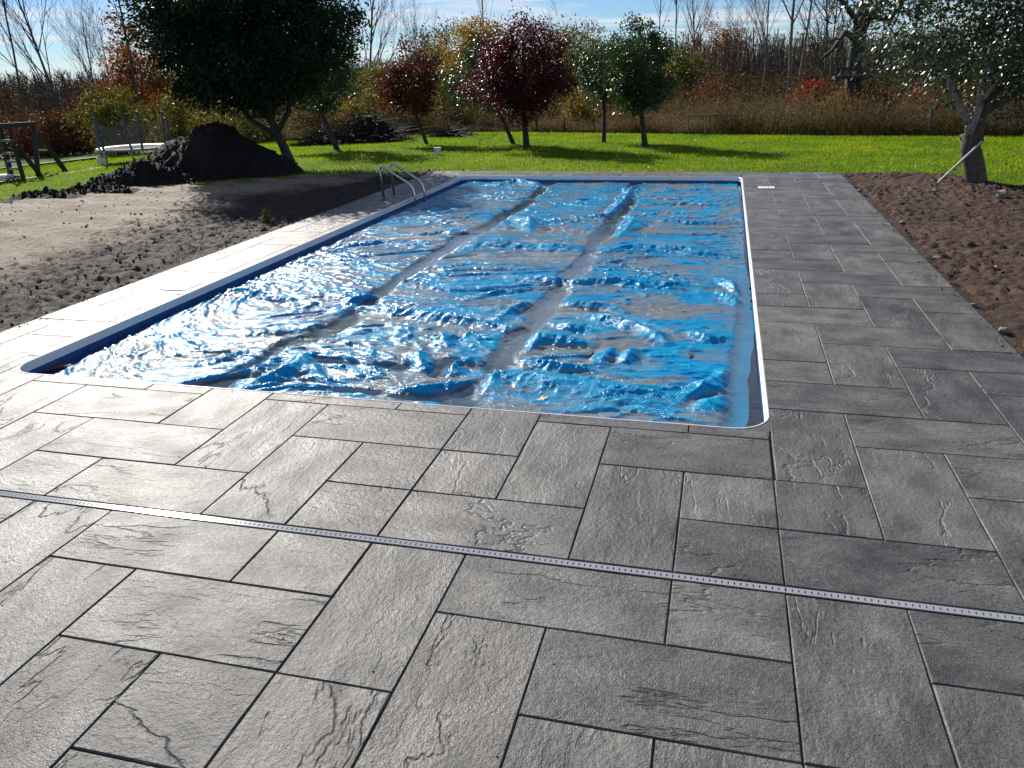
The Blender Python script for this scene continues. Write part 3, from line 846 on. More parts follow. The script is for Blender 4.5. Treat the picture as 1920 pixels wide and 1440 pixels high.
# ------------------------------------------------------------------ trees
def branch_tree(r, base, top_dir, H, rad, levels, nb, spread, wig=0.06, start=0.35, gnarl=0.0, upb=0.35):
    """returns arrays a,b,ra,rb of tapered segments and the tips"""
    A, B, RA, RB, tips = [], [], [], [], []
    def limb(p, d, L, rd, lev, nseg):
        pts = [p]; rs = [rd]
        d = d/np.linalg.norm(d)
        for i in range(nseg):
            d = d + r.normal(0, wig*(1+gnarl), 3) + np.array([0, 0, upb*0.12 if lev > 0 else 0.0])
            d = d/np.linalg.norm(d)
            p2 = pts[-1]+d*L/nseg
            pts.append(p2); rs.append(rd*(1-(i+1)/nseg*(0.72 if lev == 0 else 0.8)))
        for i in range(nseg):
            A.append(pts[i]); B.append(pts[i+1]); RA.append(rs[i]); RB.append(rs[i+1])
        if lev < levels:
            k = nb[min(lev, len(nb)-1)]
            for _ in range(k):
                t = r.uniform(start if lev == 0 else 0.2, 1.0)
                s_ = min(int(t*nseg), nseg-1); f = t*nseg-s_
                bp = pts[s_]*(1-f)+pts[s_+1]*f
                br = rs[s_]*(1-f)+rs[s_+1]*f
                dd_ = pts[s_+1]-pts[s_]; dd_ = dd_/np.linalg.norm(dd_)
                rv = r.normal(size=3); rv -= dd_*(rv @ dd_); rv /= np.linalg.norm(rv)
                an = spread*r.uniform(0.7, 1.25)
                nd = dd_*math.cos(an)+rv*math.sin(an) + np.array([0, 0, upb*r.uniform(0.3, 1)])
                limb(bp, nd, L*r.uniform(0.38, 0.62)*(1.0-0.35*(t if lev == 0 else 0)), br*0.58, lev+1, max(2, nseg-2))
        else:
            tips.append(pts[-1])
        if lev == levels-1: tips.append(pts[-1])
    limb(np.array(base, float), np.array(top_dir, float), H, rad, 0, 8)
    return np.array(A), np.array(B), np.array(RA), np.array(RB), np.array(tips)

def crown_points(r, n, profile, clumps=90, spreadk=0.16, hollow=0.5, lump=0.42):
    """profile: list of (z, radius). returns leaf centres gathered in clumps"""
    pz = np.array([p[0] for p in profile]); prr = np.array([p[1] for p in profile])
    zs = np.linspace(pz[0], pz[-1], 200); w_ = np.interp(zs, pz, prr)**2+1e-4
    cz = r.choice(zs, clumps, p=w_/w_.sum())
    th = r.uniform(0, 2*np.pi, clumps)
    rr_ = np.interp(cz, pz, prr)
    rr_ = rr_*(1+lump*np.sin(3*th+cz*2.1)*0.5+lump*r.normal(0, 0.5, clumps))
    rad = rr_*r.uniform(hollow**2, 1, clumps)**0.5
    C = np.stack([rad*np.cos(th), rad*np.sin(th), cz], 1)
    size = spreadk*prr.max()*r.uniform(0.6, 1.4, clumps)
    pick = r.integers(0, clumps, n)
    P = C[pick] + r.normal(0, 1, (n, 3))*size[pick][:, None]*np.array([1, 1, 0.8])
    ct = r.uniform(-0.18, 0.18, clumps)[pick]
    return P, ct, C
def leafy_tree(name, base, label, cat, profile, n, lsize, lmat, bark, trunk_r, trunk_h, lean=(0, 0), seed=1, clumps=90, limbs=9, group=None, spreadk=0.16, hollow=0.45, scale_xy=(1, 1), off=(0, 0), tone0=0.5, forks=None):
    r = np.random.default_rng(seed)
    base = np.array(base, float)
    root = empty(name, base, label, cat, group)
    P, ct, C = crown_points(r, n, profile, clumps, spreadk, hollow)
    top = np.array([lean[0], lean[1], trunk_h])
    ctr = np.array([lean[0]+off[0], lean[1]+off[1], 0])
    P = P*np.array([scale_xy[0], scale_xy[1], 1]) + ctr; C = C*np.array([scale_xy[0], scale_xy[1], 1]) + ctr
    A = P-np.array([ctr[0], ctr[1], profile[0][0]*0.4+profile[-1][0]*0.5]); A = A/(np.linalg.norm(A, axis=1)[:, None]+1e-6)*0.7 + r.normal(0, 0.6, (n, 3)) + np.array([0, 0, -0.35])
    V, F = leaves_np(P, A, lsize*r.uniform(0.7, 1.25, n), lsize*0.62*r.uniform(0.7, 1.2, n), r, 0.18, 0.8 if lmat in (LG2, LRED) else 0.0)
    tone = np.repeat(np.clip(tone0+ct*1.3+r.normal(0, 0.16, n), 0, 1), 2)
    obj('crown', mesh_np('crown', V, F, tone=tone), lmat, root)
    b = MB()
    zt = profile[-1][0]
    mid = np.array([lean[0]*1.02, lean[1]*1.02, trunk_h+(zt-trunk_h)*0.35])
    pts = [np.array([0, 0, -0.15]), np.array([0, 0, 0.03]), np.array([lean[0]*0.4, lean[1]*0.4, trunk_h*0.45]), top, mid+r.normal(0, .03, 3), np.array([ctr[0], ctr[1], trunk_h+(zt-trunk_h)*0.8])]
    b.tube(pts, [trunk_r*1.35, trunk_r*1.1, trunk_r*0.92, trunk_r*0.8, trunk_r*0.45, trunk_r*0.12], 9)
    sel = r.choice(len(C), min(limbs, len(C)), replace=False)
    for q in sel:
        t0 = r.uniform(-0.05, 0.45)
        s0 = top*(1-max(0, t0)) + mid*max(0, t0) if t0 > 0 else top*(1+t0*0.4)
        e = C[q]; mid1 = (s0+e)/2 + np.array([0, 0, -0.12*np.linalg.norm(e-s0)]) + r.normal(0, .04, 3)
        b.tube([s0, s0*0.6+mid1*0.4+(0, 0, .02), mid1, e], [trunk_r*0.42, trunk_r*0.34, trunk_r*0.26, trunk_r*0.07], 6)
        for _ in range(3):
            k = np.argmin(np.linalg.norm(C-(e+r.normal(0, .3, 3)), axis=1))
            b.tube([mid1, (mid1+C[k])/2+r.normal(0, .04, 3), C[k]], [trunk_r*0.18, trunk_r*0.12, trunk_r*0.04], 5)
    for (z0_, e_) in (forks or []):
        f_ = z0_/trunk_h; s0 = top*min(1, f_); s0 = np.array([lean[0]*f_, lean[1]*f_, z0_]); e_ = np.array(e_)
        mid1 = s0*0.45+e_*0.55+np.array([0.10*(e_[0]-s0[0]), 0, -0.10*np.linalg.norm(e_-s0)])
        b.tube([s0, s0*0.7+mid1*0.3, mid1, e_], [trunk_r*0.62, trunk_r*0.58, trunk_r*0.5, trunk_r*0.22], 7)
    obj('trunk', b.mesh('trunk', True), bark, root)
    return root
LGD = leaf_mat('deep_green_leaf', [(0.007, 0.018, 0.008), (0.012, 0.029, 0.011), (0.024, 0.045, 0.014)], 0.5, 0.14, (1.2, 1.5, 0.7), 0.15)
LG = leaf_mat('dark_green_leaf', [(0.013, 0.032, 0.009), (0.024, 0.052, 0.013), (0.044, 0.075, 0.016)], 0.34, 0.26, (1.3, 1.6, 0.6), 0.5)
LG2 = leaf_mat('glossy_green_leaf', [(0.014, 0.032, 0.011), (0.026, 0.050, 0.016), (0.046, 0.070, 0.022)], 0.36, 0.22, (1.3, 1.6, 0.6), 0.9)
LRED = leaf_mat('maroon_leaf', [(0.028, 0.007, 0.010), (0.062, 0.011, 0.014), (0.105, 0.022, 0.020)], 0.40, 0.27, (1.7, 0.9, 0.9), 0.25)
LREDS = leaf_mat('rust_red_leaf', [(0.036, 0.011, 0.010), (0.080, 0.021, 0.013), (0.070, 0.050, 0.016)], 0.45, 0.32, (1.6, 1.1, 0.8), 0.3)
LYEL = leaf_mat('golden_leaf', [(0.12, 0.085, 0.012), (0.20, 0.135, 0.018), (0.26, 0.17, 0.02)], 0.5, 0.45, (1.4, 1.3, 0.7), 0.3)
LOLV = leaf_mat('olive_leaf', [(0.060, 0.058, 0.014), (0.095, 0.088, 0.018), (0.14, 0.12, 0.022)], 0.5, 0.42, (1.4, 1.4, 0.7), 0.3)
LORG = leaf_mat('orange_leaf', [(0.10, 0.035, 0.010), (0.17, 0.065, 0.014), (0.20, 0.10, 0.02)], 0.5, 0.42, (1.6, 1.2, 0.7), 0.3)
LBRN = leaf_mat('brown_leaf', [(0.050, 0.034, 0.022), (0.085, 0.058, 0.034), (0.12, 0.080, 0.042)], 0.6, 0.35, (1.4, 1.2, 0.8), 0.2)
LSUM = leaf_mat('sumac_leaf', [(0.075, 0.014, 0.010), (0.15, 0.026, 0.012), (0.17, 0.065, 0.015)], 0.5, 0.40, (1.6, 1.1, 0.7), 0.2)
LRUST = leaf_mat('rust_leaf', [(0.045, 0.022, 0.014), (0.090, 0.030, 0.015), (0.075, 0.055, 0.022)], 0.55, 0.36, (1.5, 1.2, 0.8), 0.2)
LDRY = leaf_mat('dry_weed', [(0.055, 0.038, 0.024), (0.100, 0.070, 0.044), (0.16, 0.125, 0.090)], 0.7, 0.40, (1.3, 1.2, 0.9), 0.15)
LDRYG = leaf_mat('green_weed', [(0.038, 0.034, 0.014), (0.068, 0.058, 0.022), (0.100, 0.080, 0.036)], 0.65, 0.40, (1.4, 1.4, 0.8), 0.2)
LBLK = leaf_mat('dead_brush', [(0.018, 0.014, 0.011), (0.032, 0.024, 0.019), (0.050, 0.036, 0.026)], 0.7, 0.15, (1.2, 1.1, 0.9), 0.2)

PEAR = 'ornamental trees planted on the lawn'
def tb(x, y): return (x, y, float(terr(x, y)))
leafy_tree('pear_tree', tb(-8.84, 15.57), 'big dense dark green tree rising behind the black soil heap', 'tree',
           [(1.28, 0.5), (1.55, 1.15), (2.1, 1.6), (2.9, 1.72), (3.5, 1.4), (3.9, 0.8), (4.1, 0.2)], 70000, 0.085, LGD, MAT_BARK, 0.105, 0.95, (-0.35, 0), 31, 380, 26, PEAR, 0.105, 0.35, off=(-0.35, 0), tone0=0.42, forks=[(0.62, (-1.15, -.1, 1.55)), (0.70, (0.35, -.2, 1.7)), (0.85, (-0.75, .2, 1.9))])
leafy_tree('pear_tree', tb(-10.6, 21.27), 'dark green leaning tree standing just right of the biggest green tree', 'tree',
           [(1.0, 0.3), (1.4, 0.8), (2.0, 1.1), (2.8, 1.0), (3.5, 0.5), (3.9, 0.1)], 9000, 0.095, LG, MAT_BARK, 0.075, 1.0, (-0.35, 0), 32, 110, 9, PEAR, 0.14, 0.4, off=(-0.1, 0), tone0=0.5)
leafy_tree('pear_tree', tb(-8.65, 23.3), 'small rust red tree with a leaning trunk beside the dark brush heap', 'tree',
           [(0.8, 0.25), (1.2, 0.85), (1.8, 0.95), (2.4, 0.55), (2.9, 0.12)], 5200, 0.095, LREDS, MAT_BARK, 0.055, 0.9, (-0.3, 0), 33, 80, 8, PEAR, 0.16, 0.3, off=(-0.1, 0))
leafy_tree('pear_tree', tb(-5.96, 23.25), 'green tree half hidden behind the dense maroon tree', 'tree',
           [(0.9, 0.3), (1.4, 0.9), (2.0, 0.95), (2.6, 0.6), (3.0, 0.15)], 6500, 0.085, LG2, MAT_BARK, 0.065, 0.9, (-0.4, 0), 34, 90, 8, PEAR, 0.15, 0.35, off=(-0.35, 0), tone0=0.6)
leafy_tree('pear_tree', tb(-5.04, 21.09), 'dense maroon leaved tree, the fullest red crown on the lawn', 'tree',
           [(0.75, 0.35), (1.2, 0.95), (1.9, 1.15), (2.5, 1.05), (2.95, 0.65), (3.22, 0.15)], 22000, 0.070, LRED, MAT_BARK, 0.085, 0.85, (-0.05, 0), 35, 170, 12, PEAR, 0.13, 0.4, tone0=0.5)
leafy_tree('pear_tree', tb(-3.36, 23.68), 'slim green tree with shiny leaves and a straight thin trunk', 'tree',
           [(1.0, 0.25), (1.35, 0.62), (1.9, 0.72), (2.4, 0.5), (2.8, 0.12)], 8500, 0.068, LG2, MAT_BARK, 0.060, 1.0, (0.0, 0), 36, 80, 8, PEAR, 0.16, 0.35, tone0=0.62)
leafy_tree('pear_tree', tb(-1.99, 21.66), 'tall oval green tree with a leaning forked trunk, right end of the row', 'tree',
           [(0.85, 0.3), (1.25, 0.7), (1.8, 0.86), (2.4, 0.82), (2.85, 0.5), (3.2, 0.12)], 15000, 0.070, LG, MAT_BARK, 0.075, 0.85, (-0.12, 0), 37, 130, 11, PEAR, 0.14, 0.4, off=(-0.08, 0), tone0=0.58)

# near tree on the right: thick trunk, pale forking limbs, shiny leaves
def right_tree():
    r = np.random.default_rng(55)
    root = empty('pear_tree', (3.76, 13.71, -0.06), 'near green tree with silvery glinting leaves and thick trunk by the brown soil', 'tree', PEAR)
    def L(px, py, dy=0.0):
        p = atY(px, py, 13.71+dy); return p-np.array([3.76, 13.71, -0.06])
    b = MB()
    b.tube([L(1829, 352), L(1829, 340), L(1826, 310), L(1820, 280), L(1818, 250)], [0.185, 0.165, 0.150, 0.142, 0.135], 12)
    tr_ = obj('trunk', b.mesh('trunk', True), MAT_BARKBIG, root)
    b = MB()
    b.tube([L(1826, 268), L(1828, 240), L(1836, 215), L(1850, 190, .1), L(1880, 160, .3), L(1935, 120, .5)], [0.13, 0.125, 0.105, 0.085, 0.065, 0.03], 9)
    b.tube([L(1838, 215), L(1870, 195, .2), L(1930, 165, .4), L(1990, 120, .6)], [0.07, 0.055, 0.045, 0.03], 7)
    obj('limb', b.mesh('limb', True), MAT_BARKBIG, root)
    b = MB()
    b.tube([L(1812, 258, -.12), L(1816, 240, -.14), L(1819, 232, -.15)], [0.012, 0.06, 0.06], 8)
    b.tube([L(1820, 258, -.12), L(1822, 238, -.15), L(1832, 215, -.16), L(1838, 195, -.2), L(1842, 155, -.2), L(1858, 90, -.2), L(1868, 20, -.1), L(1875, -60, 0)], [0.012, 0.055, 0.055, 0.045, 0.038, 0.03, 0.022, 0.012], 8)
    b.tube([L(1819, 236, -.14), L(1805, 212, -.2), L(1795, 192, -.25), L(1785, 160, -.3), L(1750, 110, -.4), L(1700, 60, -.5)], [0.055, 0.045, 0.038, 0.032, 0.022, 0.01], 8)
    b.tube([L(1836, 200, -.2), L(1850, 180, -.3), L(1872, 150, -.4), L(1890, 90, -.5)], [0.03, 0.026, 0.02, 0.01], 6)
    for _ in range(26):
        s0 = L(r.uniform(1760, 1880), r.uniform(60, 150), r.uniform(-.4, .4)); e = s0+np.array([r.uniform(-.9, .9), r.uniform(-.8, .8), r.uniform(-.1, .8)])
        b.tube([s0, (s0+e)/2+r.normal(0, .05, 3), e], [0.018, 0.012, 0.005], 5)
    obj('limb', b.mesh('limb', True), MAT_PALEBARK, root)
    prof = [(1.22, 0.65), (1.45, 1.25), (1.9, 1.62), (2.6, 1.85), (3.4, 1.65), (4.2, 1.0), (4.8, 0.3)]
    n = 34000
    P, ct, C = crown_points(r, n, prof, 330, 0.105, 0.4)
    P = P + np.array([0.14, 0.1, 0.0])
    lowr = r.random(n) < 0.0
    A = P-np.array([0.1, 0, 1.8]); A = A/(np.linalg.norm(A, axis=1)[:, None]+1e-6)*0.5 + r.normal(0, 0.55, (n, 3)) + np.array([0, 0, -0.5])
    V, F = leaves_np(P, A, 0.074*r.uniform(0.7, 1.25, n), 0.050*r.uniform(0.7, 1.2, n), r, 0.10, 1.0)
    tone = np.repeat(np.clip(0.5+ct*1.2+r.normal(0, 0.17, n), 0, 1), 2)
    obj('crown', mesh_np('crown', V, F, tone=tone), LG2, root)
right_tree()

# bare trees of the wood's edge ------------------------------------------------
def bare_variant(seed, H, rad, levels=3, nb=(13, 6, 4), spread=0.6, start=0.25, wig=0.05):
    r = np.random.default_rng(seed)
    A, B, RA, RB, tips = branch_tree(r, (0, 0, -0.3), (r.normal(0, .02), r.normal(0, .02), 1), H, rad, levels, nb, spread, wig*0.6, start)
    RA = RA*0.72; RB = RB*0.72
    big = RA > rad*0.22
    b1 = MB(); b1.cones(A[big], B[big], RA[big], RB[big], 7)
    b2 = MB(); b2.cones(A[~big], B[~big], np.maximum(RA[~big], .007), np.maximum(RB[~big], .005), 3)
    return b1.mesh('trunk', True), b2.mesh('crown', True), tips
VAR = [bare_variant(101, 9.5, 0.13, 3, (15, 6, 4), 0.55, 0.3), bare_variant(102, 9.0, 0.11, 3, (13, 6, 4), 0.5, 0.35), bare_variant(103, 8.5, 0.12, 3, (17, 6, 3), 0.65, 0.22),
       bare_variant(104, 10.0, 0.10, 3, (11, 5, 4), 0.42, 0.42), bare_variant(105, 7.5, 0.09, 3, (14, 6, 4), 0.6, 0.25)]
for v in VAR:
    v[0].materials.append(MAT_TWIG); v[1].materials.append(MAT_TWIG)
def polar(px, dist):
    v = ray(px, 130); v = v/np.hypot(v[0], v[1])
    return v[0]*dist, v[1]*dist
BARE = 'bare trees along the wood edge'
def bare(px, dist, var, s, label, group=None, rz=None, pale=False):
    x, y = polar(px, dist)
    root = empty('bare_tree', tb(x, y), label, 'tree', group, rz if rz is not None else (px*1.37) % 6.28)
    root.scale = (s, s, s)
    for nm, me in zip(('trunk', 'crown'), VAR[var][:2]):
        o = bpy.data.objects.new(nm, me); COL.objects.link(o); o.parent = root
        if pale:
            o.material_slots[0].link = 'OBJECT'; o.material_slots[0].material = MAT_TWIGPALE
bare(92, 50, 2, 1.05, 'broad bare tree with spreading limbs, near the left edge above red shrubs', BARE)
bare(22, 46, 3, 0.95, 'thin bare tree at the far left edge behind the swing frame', BARE)
bare(165, 62, 1, 0.85, 'small bare tree between the broad bare tree and the orange one', BARE)
bare(205, 66, 4, 0.9, 'short bare tree standing just left of the orange tree', BARE)
bare(250, 44, 3, 1.0, 'tall bare tree with upright limbs rising in front of the orange tree', BARE)
bare(690, 52, 2, 1.1, 'wide bare tree showing right of the biggest green crown', BARE)
bare(790, 75, 1, 0.9, 'bare tree left of the brown leaved tree', BARE)
bare(918, 62, 3, 1.0, 'bare tree with a few leaves rising above the golden tree', BARE)
bare(1040, 95, 4, 0.95, 'small faint bare tree right of the maroon crown', BARE)
bare(1238, 72, 3, 1.05, 'first pale bare tree right of the tall oval green tree', BARE, pale=True)
bare(1270, 70, 3, 1.15, 'second pale bare tree right of the tall oval green tree', BARE, pale=True, rz=2)
bare(1303, 74, 1, 1.2, 'third pale bare tree in the group right of the oval green tree', BARE, pale=True)
bare(1430, 50, 1, 0.85, 'slender pale bare tree left of the two tallest pale trunks', BARE, pale=True)
bare(1482, 44, 0, 1.1, 'tall pale bare tree, left of the two tallest pale trunks', BARE, pale=True)
bare(1498, 47, 3, 1.1, 'tall pale bare tree, right of the two tallest pale trunks', BARE, pale=True, rz=4)
bare(1545, 48, 2, 1.0, 'bare tree just left of the tree platform', BARE)
bare(1560, 60, 0, 1.0, 'bare tree behind the railing of the tree platform', BARE)
bare(1700, 58, 0, 1.0, 'bare tree behind the left side of the glinting crown', BARE)
bare(1860, 60, 2, 1.0, 'bare tree behind the glinting crown near the right edge', BARE)
bare(1370, 78, 4, 0.9, 'low bare tree above the olive bush right of centre', BARE)
bare(560, 70, 0, 0.9, 'bare tree mostly hidden by the biggest green crown', BARE)

# thick dark tree with platform
def big_dark():
    r = np.random.default_rng(77)
    x, y = atY(1603, 185, 33)[:2]
    base = np.array(tb(x, y)); root = empty('dark_tree', base, 'thick dark trunk with heavy limbs carrying the wooden platform', 'tree')
    def L(px, py, dy=0): return atY(px, py, 33+dy)-base
    b = MB()
    b.tube([L(1598, 230), L(1600, 190), L(1602, 130), L(1608, 80), L(1616, 30), L(1632, -20), L(1650, -80)], [0.40, 0.32, 0.29, 0.27, 0.23, 0.18, 0.12], 10)
    b.tube([L(1612, 60), L(1640, 20, .5), L(1665, -10, 1), L(1700, -50, 1)], [0.18, 0.13, 0.10, 0.06], 7)
    b.tube([L(1606, 75), L(1585, 60, -.5), L(1560, 95, -.8), L(1540, 110, -1)], [0.12, 0.10, 0.06, 0.03], 6)
    b.tube([L(1612, 50), L(1590, 15, -.5), L(1560, -20, -1)], [0.12, 0.09, 0.04], 6)
    b.tube([L(1620, 30), L(1670, 35, .6), L(1690, 5, .8), L(1700, -40, 1)], [0.09, 0.10, 0.09, 0.07], 6)
    obj('trunk', b.mesh('trunk', True), MAT_BARK, root)
    A = []; B_ = []; ra = []; rb = []
    for _ in range(160):
        p = L(r.uniform(1550, 1720), r.uniform(-60, 80), r.uniform(-1.5, 1.5)); e = p+r.normal(0, 1, 3)*np.array([.6, .6, .5])
        A.append(p); B_.append(e); ra.append(.03); rb.append(.008)
    b = MB(); b.cones(A, B_, ra, rb, 3); obj('crown', b.mesh('crown', True), MAT_BARK, root)
    # the platform hangs on it
    pf = empty('tree_platform', atY(1600, 140, 32.4), 'dark wooden hunting platform with railing and ladder fixed to the thick trunk', 'platform')
    def W_(px, py, dy=0): return atY(px, py, 32.4+dy)
    b = MB(); b.bar(W_(1563, 146), W_(1632, 142), 1.0, 0.10); b.build('deck', MAT_WOOD, pf)
    for k in range(9):
        t = k/8; a = W_(1566+30*t, 145.5, -.45); e = W_(1568+29*t, 128, -.45)
        b = MB(); b.bar(a, e, 0.05); b.build('baluster', MAT_WOOD, pf)
    b = MB(); b.bar(W_(1566, 128, -.45), W_(1598, 128, -.45), 0.07); b.build('rail', MAT_WOOD, pf)
    b = MB(); b.bar(W_(1632, 140, -.4), W_(1598, 142, -.4), 0.05); b.build('rail', MAT_GREYWOOD, pf)
    for dx in (0, 9):
        b = MB(); b.bar(W_(1592+dx, 182, -.7), W_(1595+dx, 146, -.6), 0.06); b.build('ladder_side', MAT_WOOD, pf)
    for k in range(5):
        b = MB(); b.bar(W_(1592.5, 178-7*k, -.68), W_(1602, 178-7*k, -.68), 0.045); b.build('rung', MAT_WOOD, pf)
big_dark()

# leafy trees and shrubs of the wood's edge
def shrub(px, dist, w, h, n, ls, mat, label, cat='shrub', name='shrub', group=None, seed=None, z0=0.0, stems=True, tall=False, tone0=0.5, clumps=60):
    x, y = polar(px, dist)
    seed = seed or int(px*3+dist)
    if tall:
        prof = [(h*0.22, w*0.12), (h*0.35, w*0.40), (h*0.6, w*0.5), (h*0.82, w*0.33), (h, w*0.06)]
        return leafy_tree(name, tb(x, y), label, cat, prof, n, ls, mat, MAT_TWIG, max(.05, h*0.012), h*0.25, (0, 0), seed, clumps, 10, group, 0.17, 0.2, tone0=tone0)
    r = np.random.default_rng(seed)
    prof = [(0.05, w*0.40), (h*0.3, w*0.5), (h*0.6, w*0.42), (h*0.85, w*0.22), (h, w*0.05)]
    root = empty(name, tb(x, y), label, cat, group)
    P, ct, C = crown_points(r, n, prof, clumps, 0.17, 0.1, 0.3)
    A = r.normal(0, 1, (n, 3))+np.array([0, 0, 0.3])
    V, F = leaves_np(P, A, ls*r.uniform(0.6, 1.3, n), ls*0.6*r.uniform(0.6, 1.3, n), r)
    obj('foliage', mesh_np('foliage', V, F, tone=np.repeat(np.clip(tone0+ct*1.4+r.normal(0, .17, n), 0, 1), 2)), mat, root)
    b = MB(); k = 26
    a = np.stack([r.normal(0, w*.06, k), r.normal(0, w*.06, k), np.full(k, -.1)], 1); e = C[r.integers(0, len(C), k)]*np.array([1, 1, 1.06])
    m_ = (a+e)/2 + r.normal(0, w*.05, (k, 3)) + np.array([0, 0, h*.08])
    b.cones(a, m_, np.full(k, .022), np.full(k, .015), 4); b.cones(m_, e, np.full(k, .015), np.full(k, .006), 4)
    obj('stem', b.mesh('stem'), MAT_TWIG, root)
    return root
shrub(248, 56, 4.6, 7.2, 6500, 0.17, LORG, 'tall orange leaved tree left of the biggest green crown', 'tree', 'autumn_tree', tall=True, seed=201)
shrub(818, 58, 4.0, 6.6, 8500, 0.16, LBRN, 'thin brown leaved tree left of the golden tree', 'tree', 'autumn_tree', tall=True, seed=202)
shrub(888, 52, 4.6, 6.2, 10500, 0.16, LYEL, 'golden yellow tree behind the maroon one', 'tree', 'autumn_tree', tall=True, seed=203)
shrub(1072, 48, 4.8, 4.8, 13000, 0.15, LOLV, 'large olive green tree filling the gap right of the maroon crown', 'tree', 'autumn_tree', tall=True, seed=204)
shrub(1106, 75, 3.2, 7.0, 2400, 0.17, LBRN, 'small rusty crown poking above the olive tree', 'tree', 'autumn_tree', tall=True, seed=205)
shrub(1283, 55, 3.2, 4.0, 5200, 0.15, LOLV, 'round olive bush right of the tall oval green tree', 'tree', 'autumn_tree', tall=True, seed=206)
shrub(1330, 105, 5.0, 8.5, 2600, 0.22, LORG, 'orange crown on the skyline, left one of two', 'tree', 'autumn_tree', tall=True, seed=207)
shrub(1368, 110, 4.2, 8.0, 2200, 0.22, LORG, 'orange crown on the skyline, right one of two', 'tree', 'autumn_tree', tall=True, seed=208)
shrub(198, 33, 2.3, 2.6, 6500, 0.10, LOLV, 'round olive bush standing above the trampoline net', seed=209)
shrub(318, 36, 2.3, 2.3, 5000, 0.11, LOLV, 'lighter olive bush right of the trampoline net', seed=210, tone0=0.7)
shrub(700, 36, 2.7, 2.7, 6500, 0.11, LOLV, 'yellow green bush left of the small rust red tree', seed=211, tone0=0.8)
shrub(650, 37, 2.6, 1.9, 3800, 0.11, LBRN, 'brown bush behind the dark brush heap', seed=212)
shrub(845, 36, 2.8, 2.2, 4800, 0.11, LOLV, 'olive brown bush between the rust red and the maroon tree', seed=213, tone0=0.3)
shrub(60, 36, 2.8, 1.7, 4600, 0.11, LRUST, 'low red shrub behind the swing frame', seed=214, tone0=0.45)
shrub(122, 37, 2.6, 2.0, 4600, 0.11, LRUST, 'rust orange shrub left of the round olive bush', seed=215, tone0=0.1)
shrub(1, 38, 2.4, 1.9, 3200, 0.11, LRUST, 'dark red shrub at the left edge', seed=216, tone0=0.35)
shrub(1535, 34, 2.3, 1.7, 4200, 0.10, LSUM, 'bright red and orange sumac left of the platform ladder', seed=217, tone0=0.55)
shrub(1572, 33, 1.5, 1.4, 2400, 0.10, LYEL, 'yellow shrub under the tree platform', seed=218, tone0=0.2)
shrub(1640, 32.5, 1.7, 1.6, 2800, 0.10, LSUM, 'crimson sumac right of the platform ladder', seed=219, tone0=0.15)
shrub(1345, 46, 2.6, 2.2, 3200, 0.12, LORG, 'brown orange shrub in the dark wood right of centre', seed=220, tone0=0.05)
shrub(1000, 40, 2.0, 1.6, 2600, 0.11, LBRN, 'brown bush right behind the maroon trunk', seed=221)
shrub(1095, 34, 1.8, 1.7, 3200, 0.10, LYEL, 'tan yellow bush behind the slim shiny tree', seed=222, tone0=0.1)
shrub(1760, 33, 2.2, 1.6, 3000, 0.10, LORG, 'orange brown shrub behind the glinting crown', seed=223, tone0=0.3)
shrub(1885, 34, 2.4, 1.7, 3000, 0.10, LORG, 'orange brown shrub behind the rail fence at the right', seed=224, tone0=0.15)
shrub(440, 36, 3.0, 2.2, 3600, 0.11, LOLV, 'olive bush seen under the biggest green crown', seed=225, tone0=0.2)
shrub(590, 33, 2.2, 1.7, 3600, 0.10, LBRN, 'tan brush right of the biggest green trunk', seed=226, tone0=0.6)
shrub(1190, 45, 2.5, 1.9, 2600, 0.11, LBLK, 'dark bush behind the tall oval green tree', seed=227)

# brush heaps of cut branches
def brush_heap(px, py, w, h, label, n, seed, d=None):
    r = np.random.default_rng(seed)
    v = G(px, py, -0.44); base = np.array(tb(v[0], v[1]))
    root = empty('brush_heap', base, label, 'brush pile')
    def pt(k):
        a = r.uniform(0, 2*np.pi, k); q = np.sqrt(r.random(k))
        return np.stack([q*np.cos(a)*w/2, q*np.sin(a)*w/3.2, h*(1-q**1.7)*r.random(k)], 1)
    A = pt(n); D = r.normal(0, 1, (n, 3))*np.array([.45, .45, .16]); B_ = A+D
    B_[:, 2] = np.maximum(B_[:, 2], 0.0)
    b = MB(); b.cones(A, B_, r.uniform(.008, .022, n), np.full(n, .005), 3)
    obj('branches', b.mesh('branches'), MAT_BARK, root)
    P = pt(n*3); V, F = leaves_np(P, r.normal(0, 1, (n*3, 3)), 0.10, 0.065, r)
    obj('dead_leaves', mesh_np('dead_leaves', V, F, tone=np.repeat(r.random(n*3), 2)), LBLK, root)
brush_heap(690, 268, 2.6, 0.95, 'large black heap of cut brush under the yellow green bush', 1500, 91)
brush_heap(845, 256, 1.1, 0.28, 'low flat heap of cut branches right of the rust red tree', 350, 92)
brush_heap(600, 270, 1.2, 0.5, 'small brush heap left of the largest black one', 400, 93)

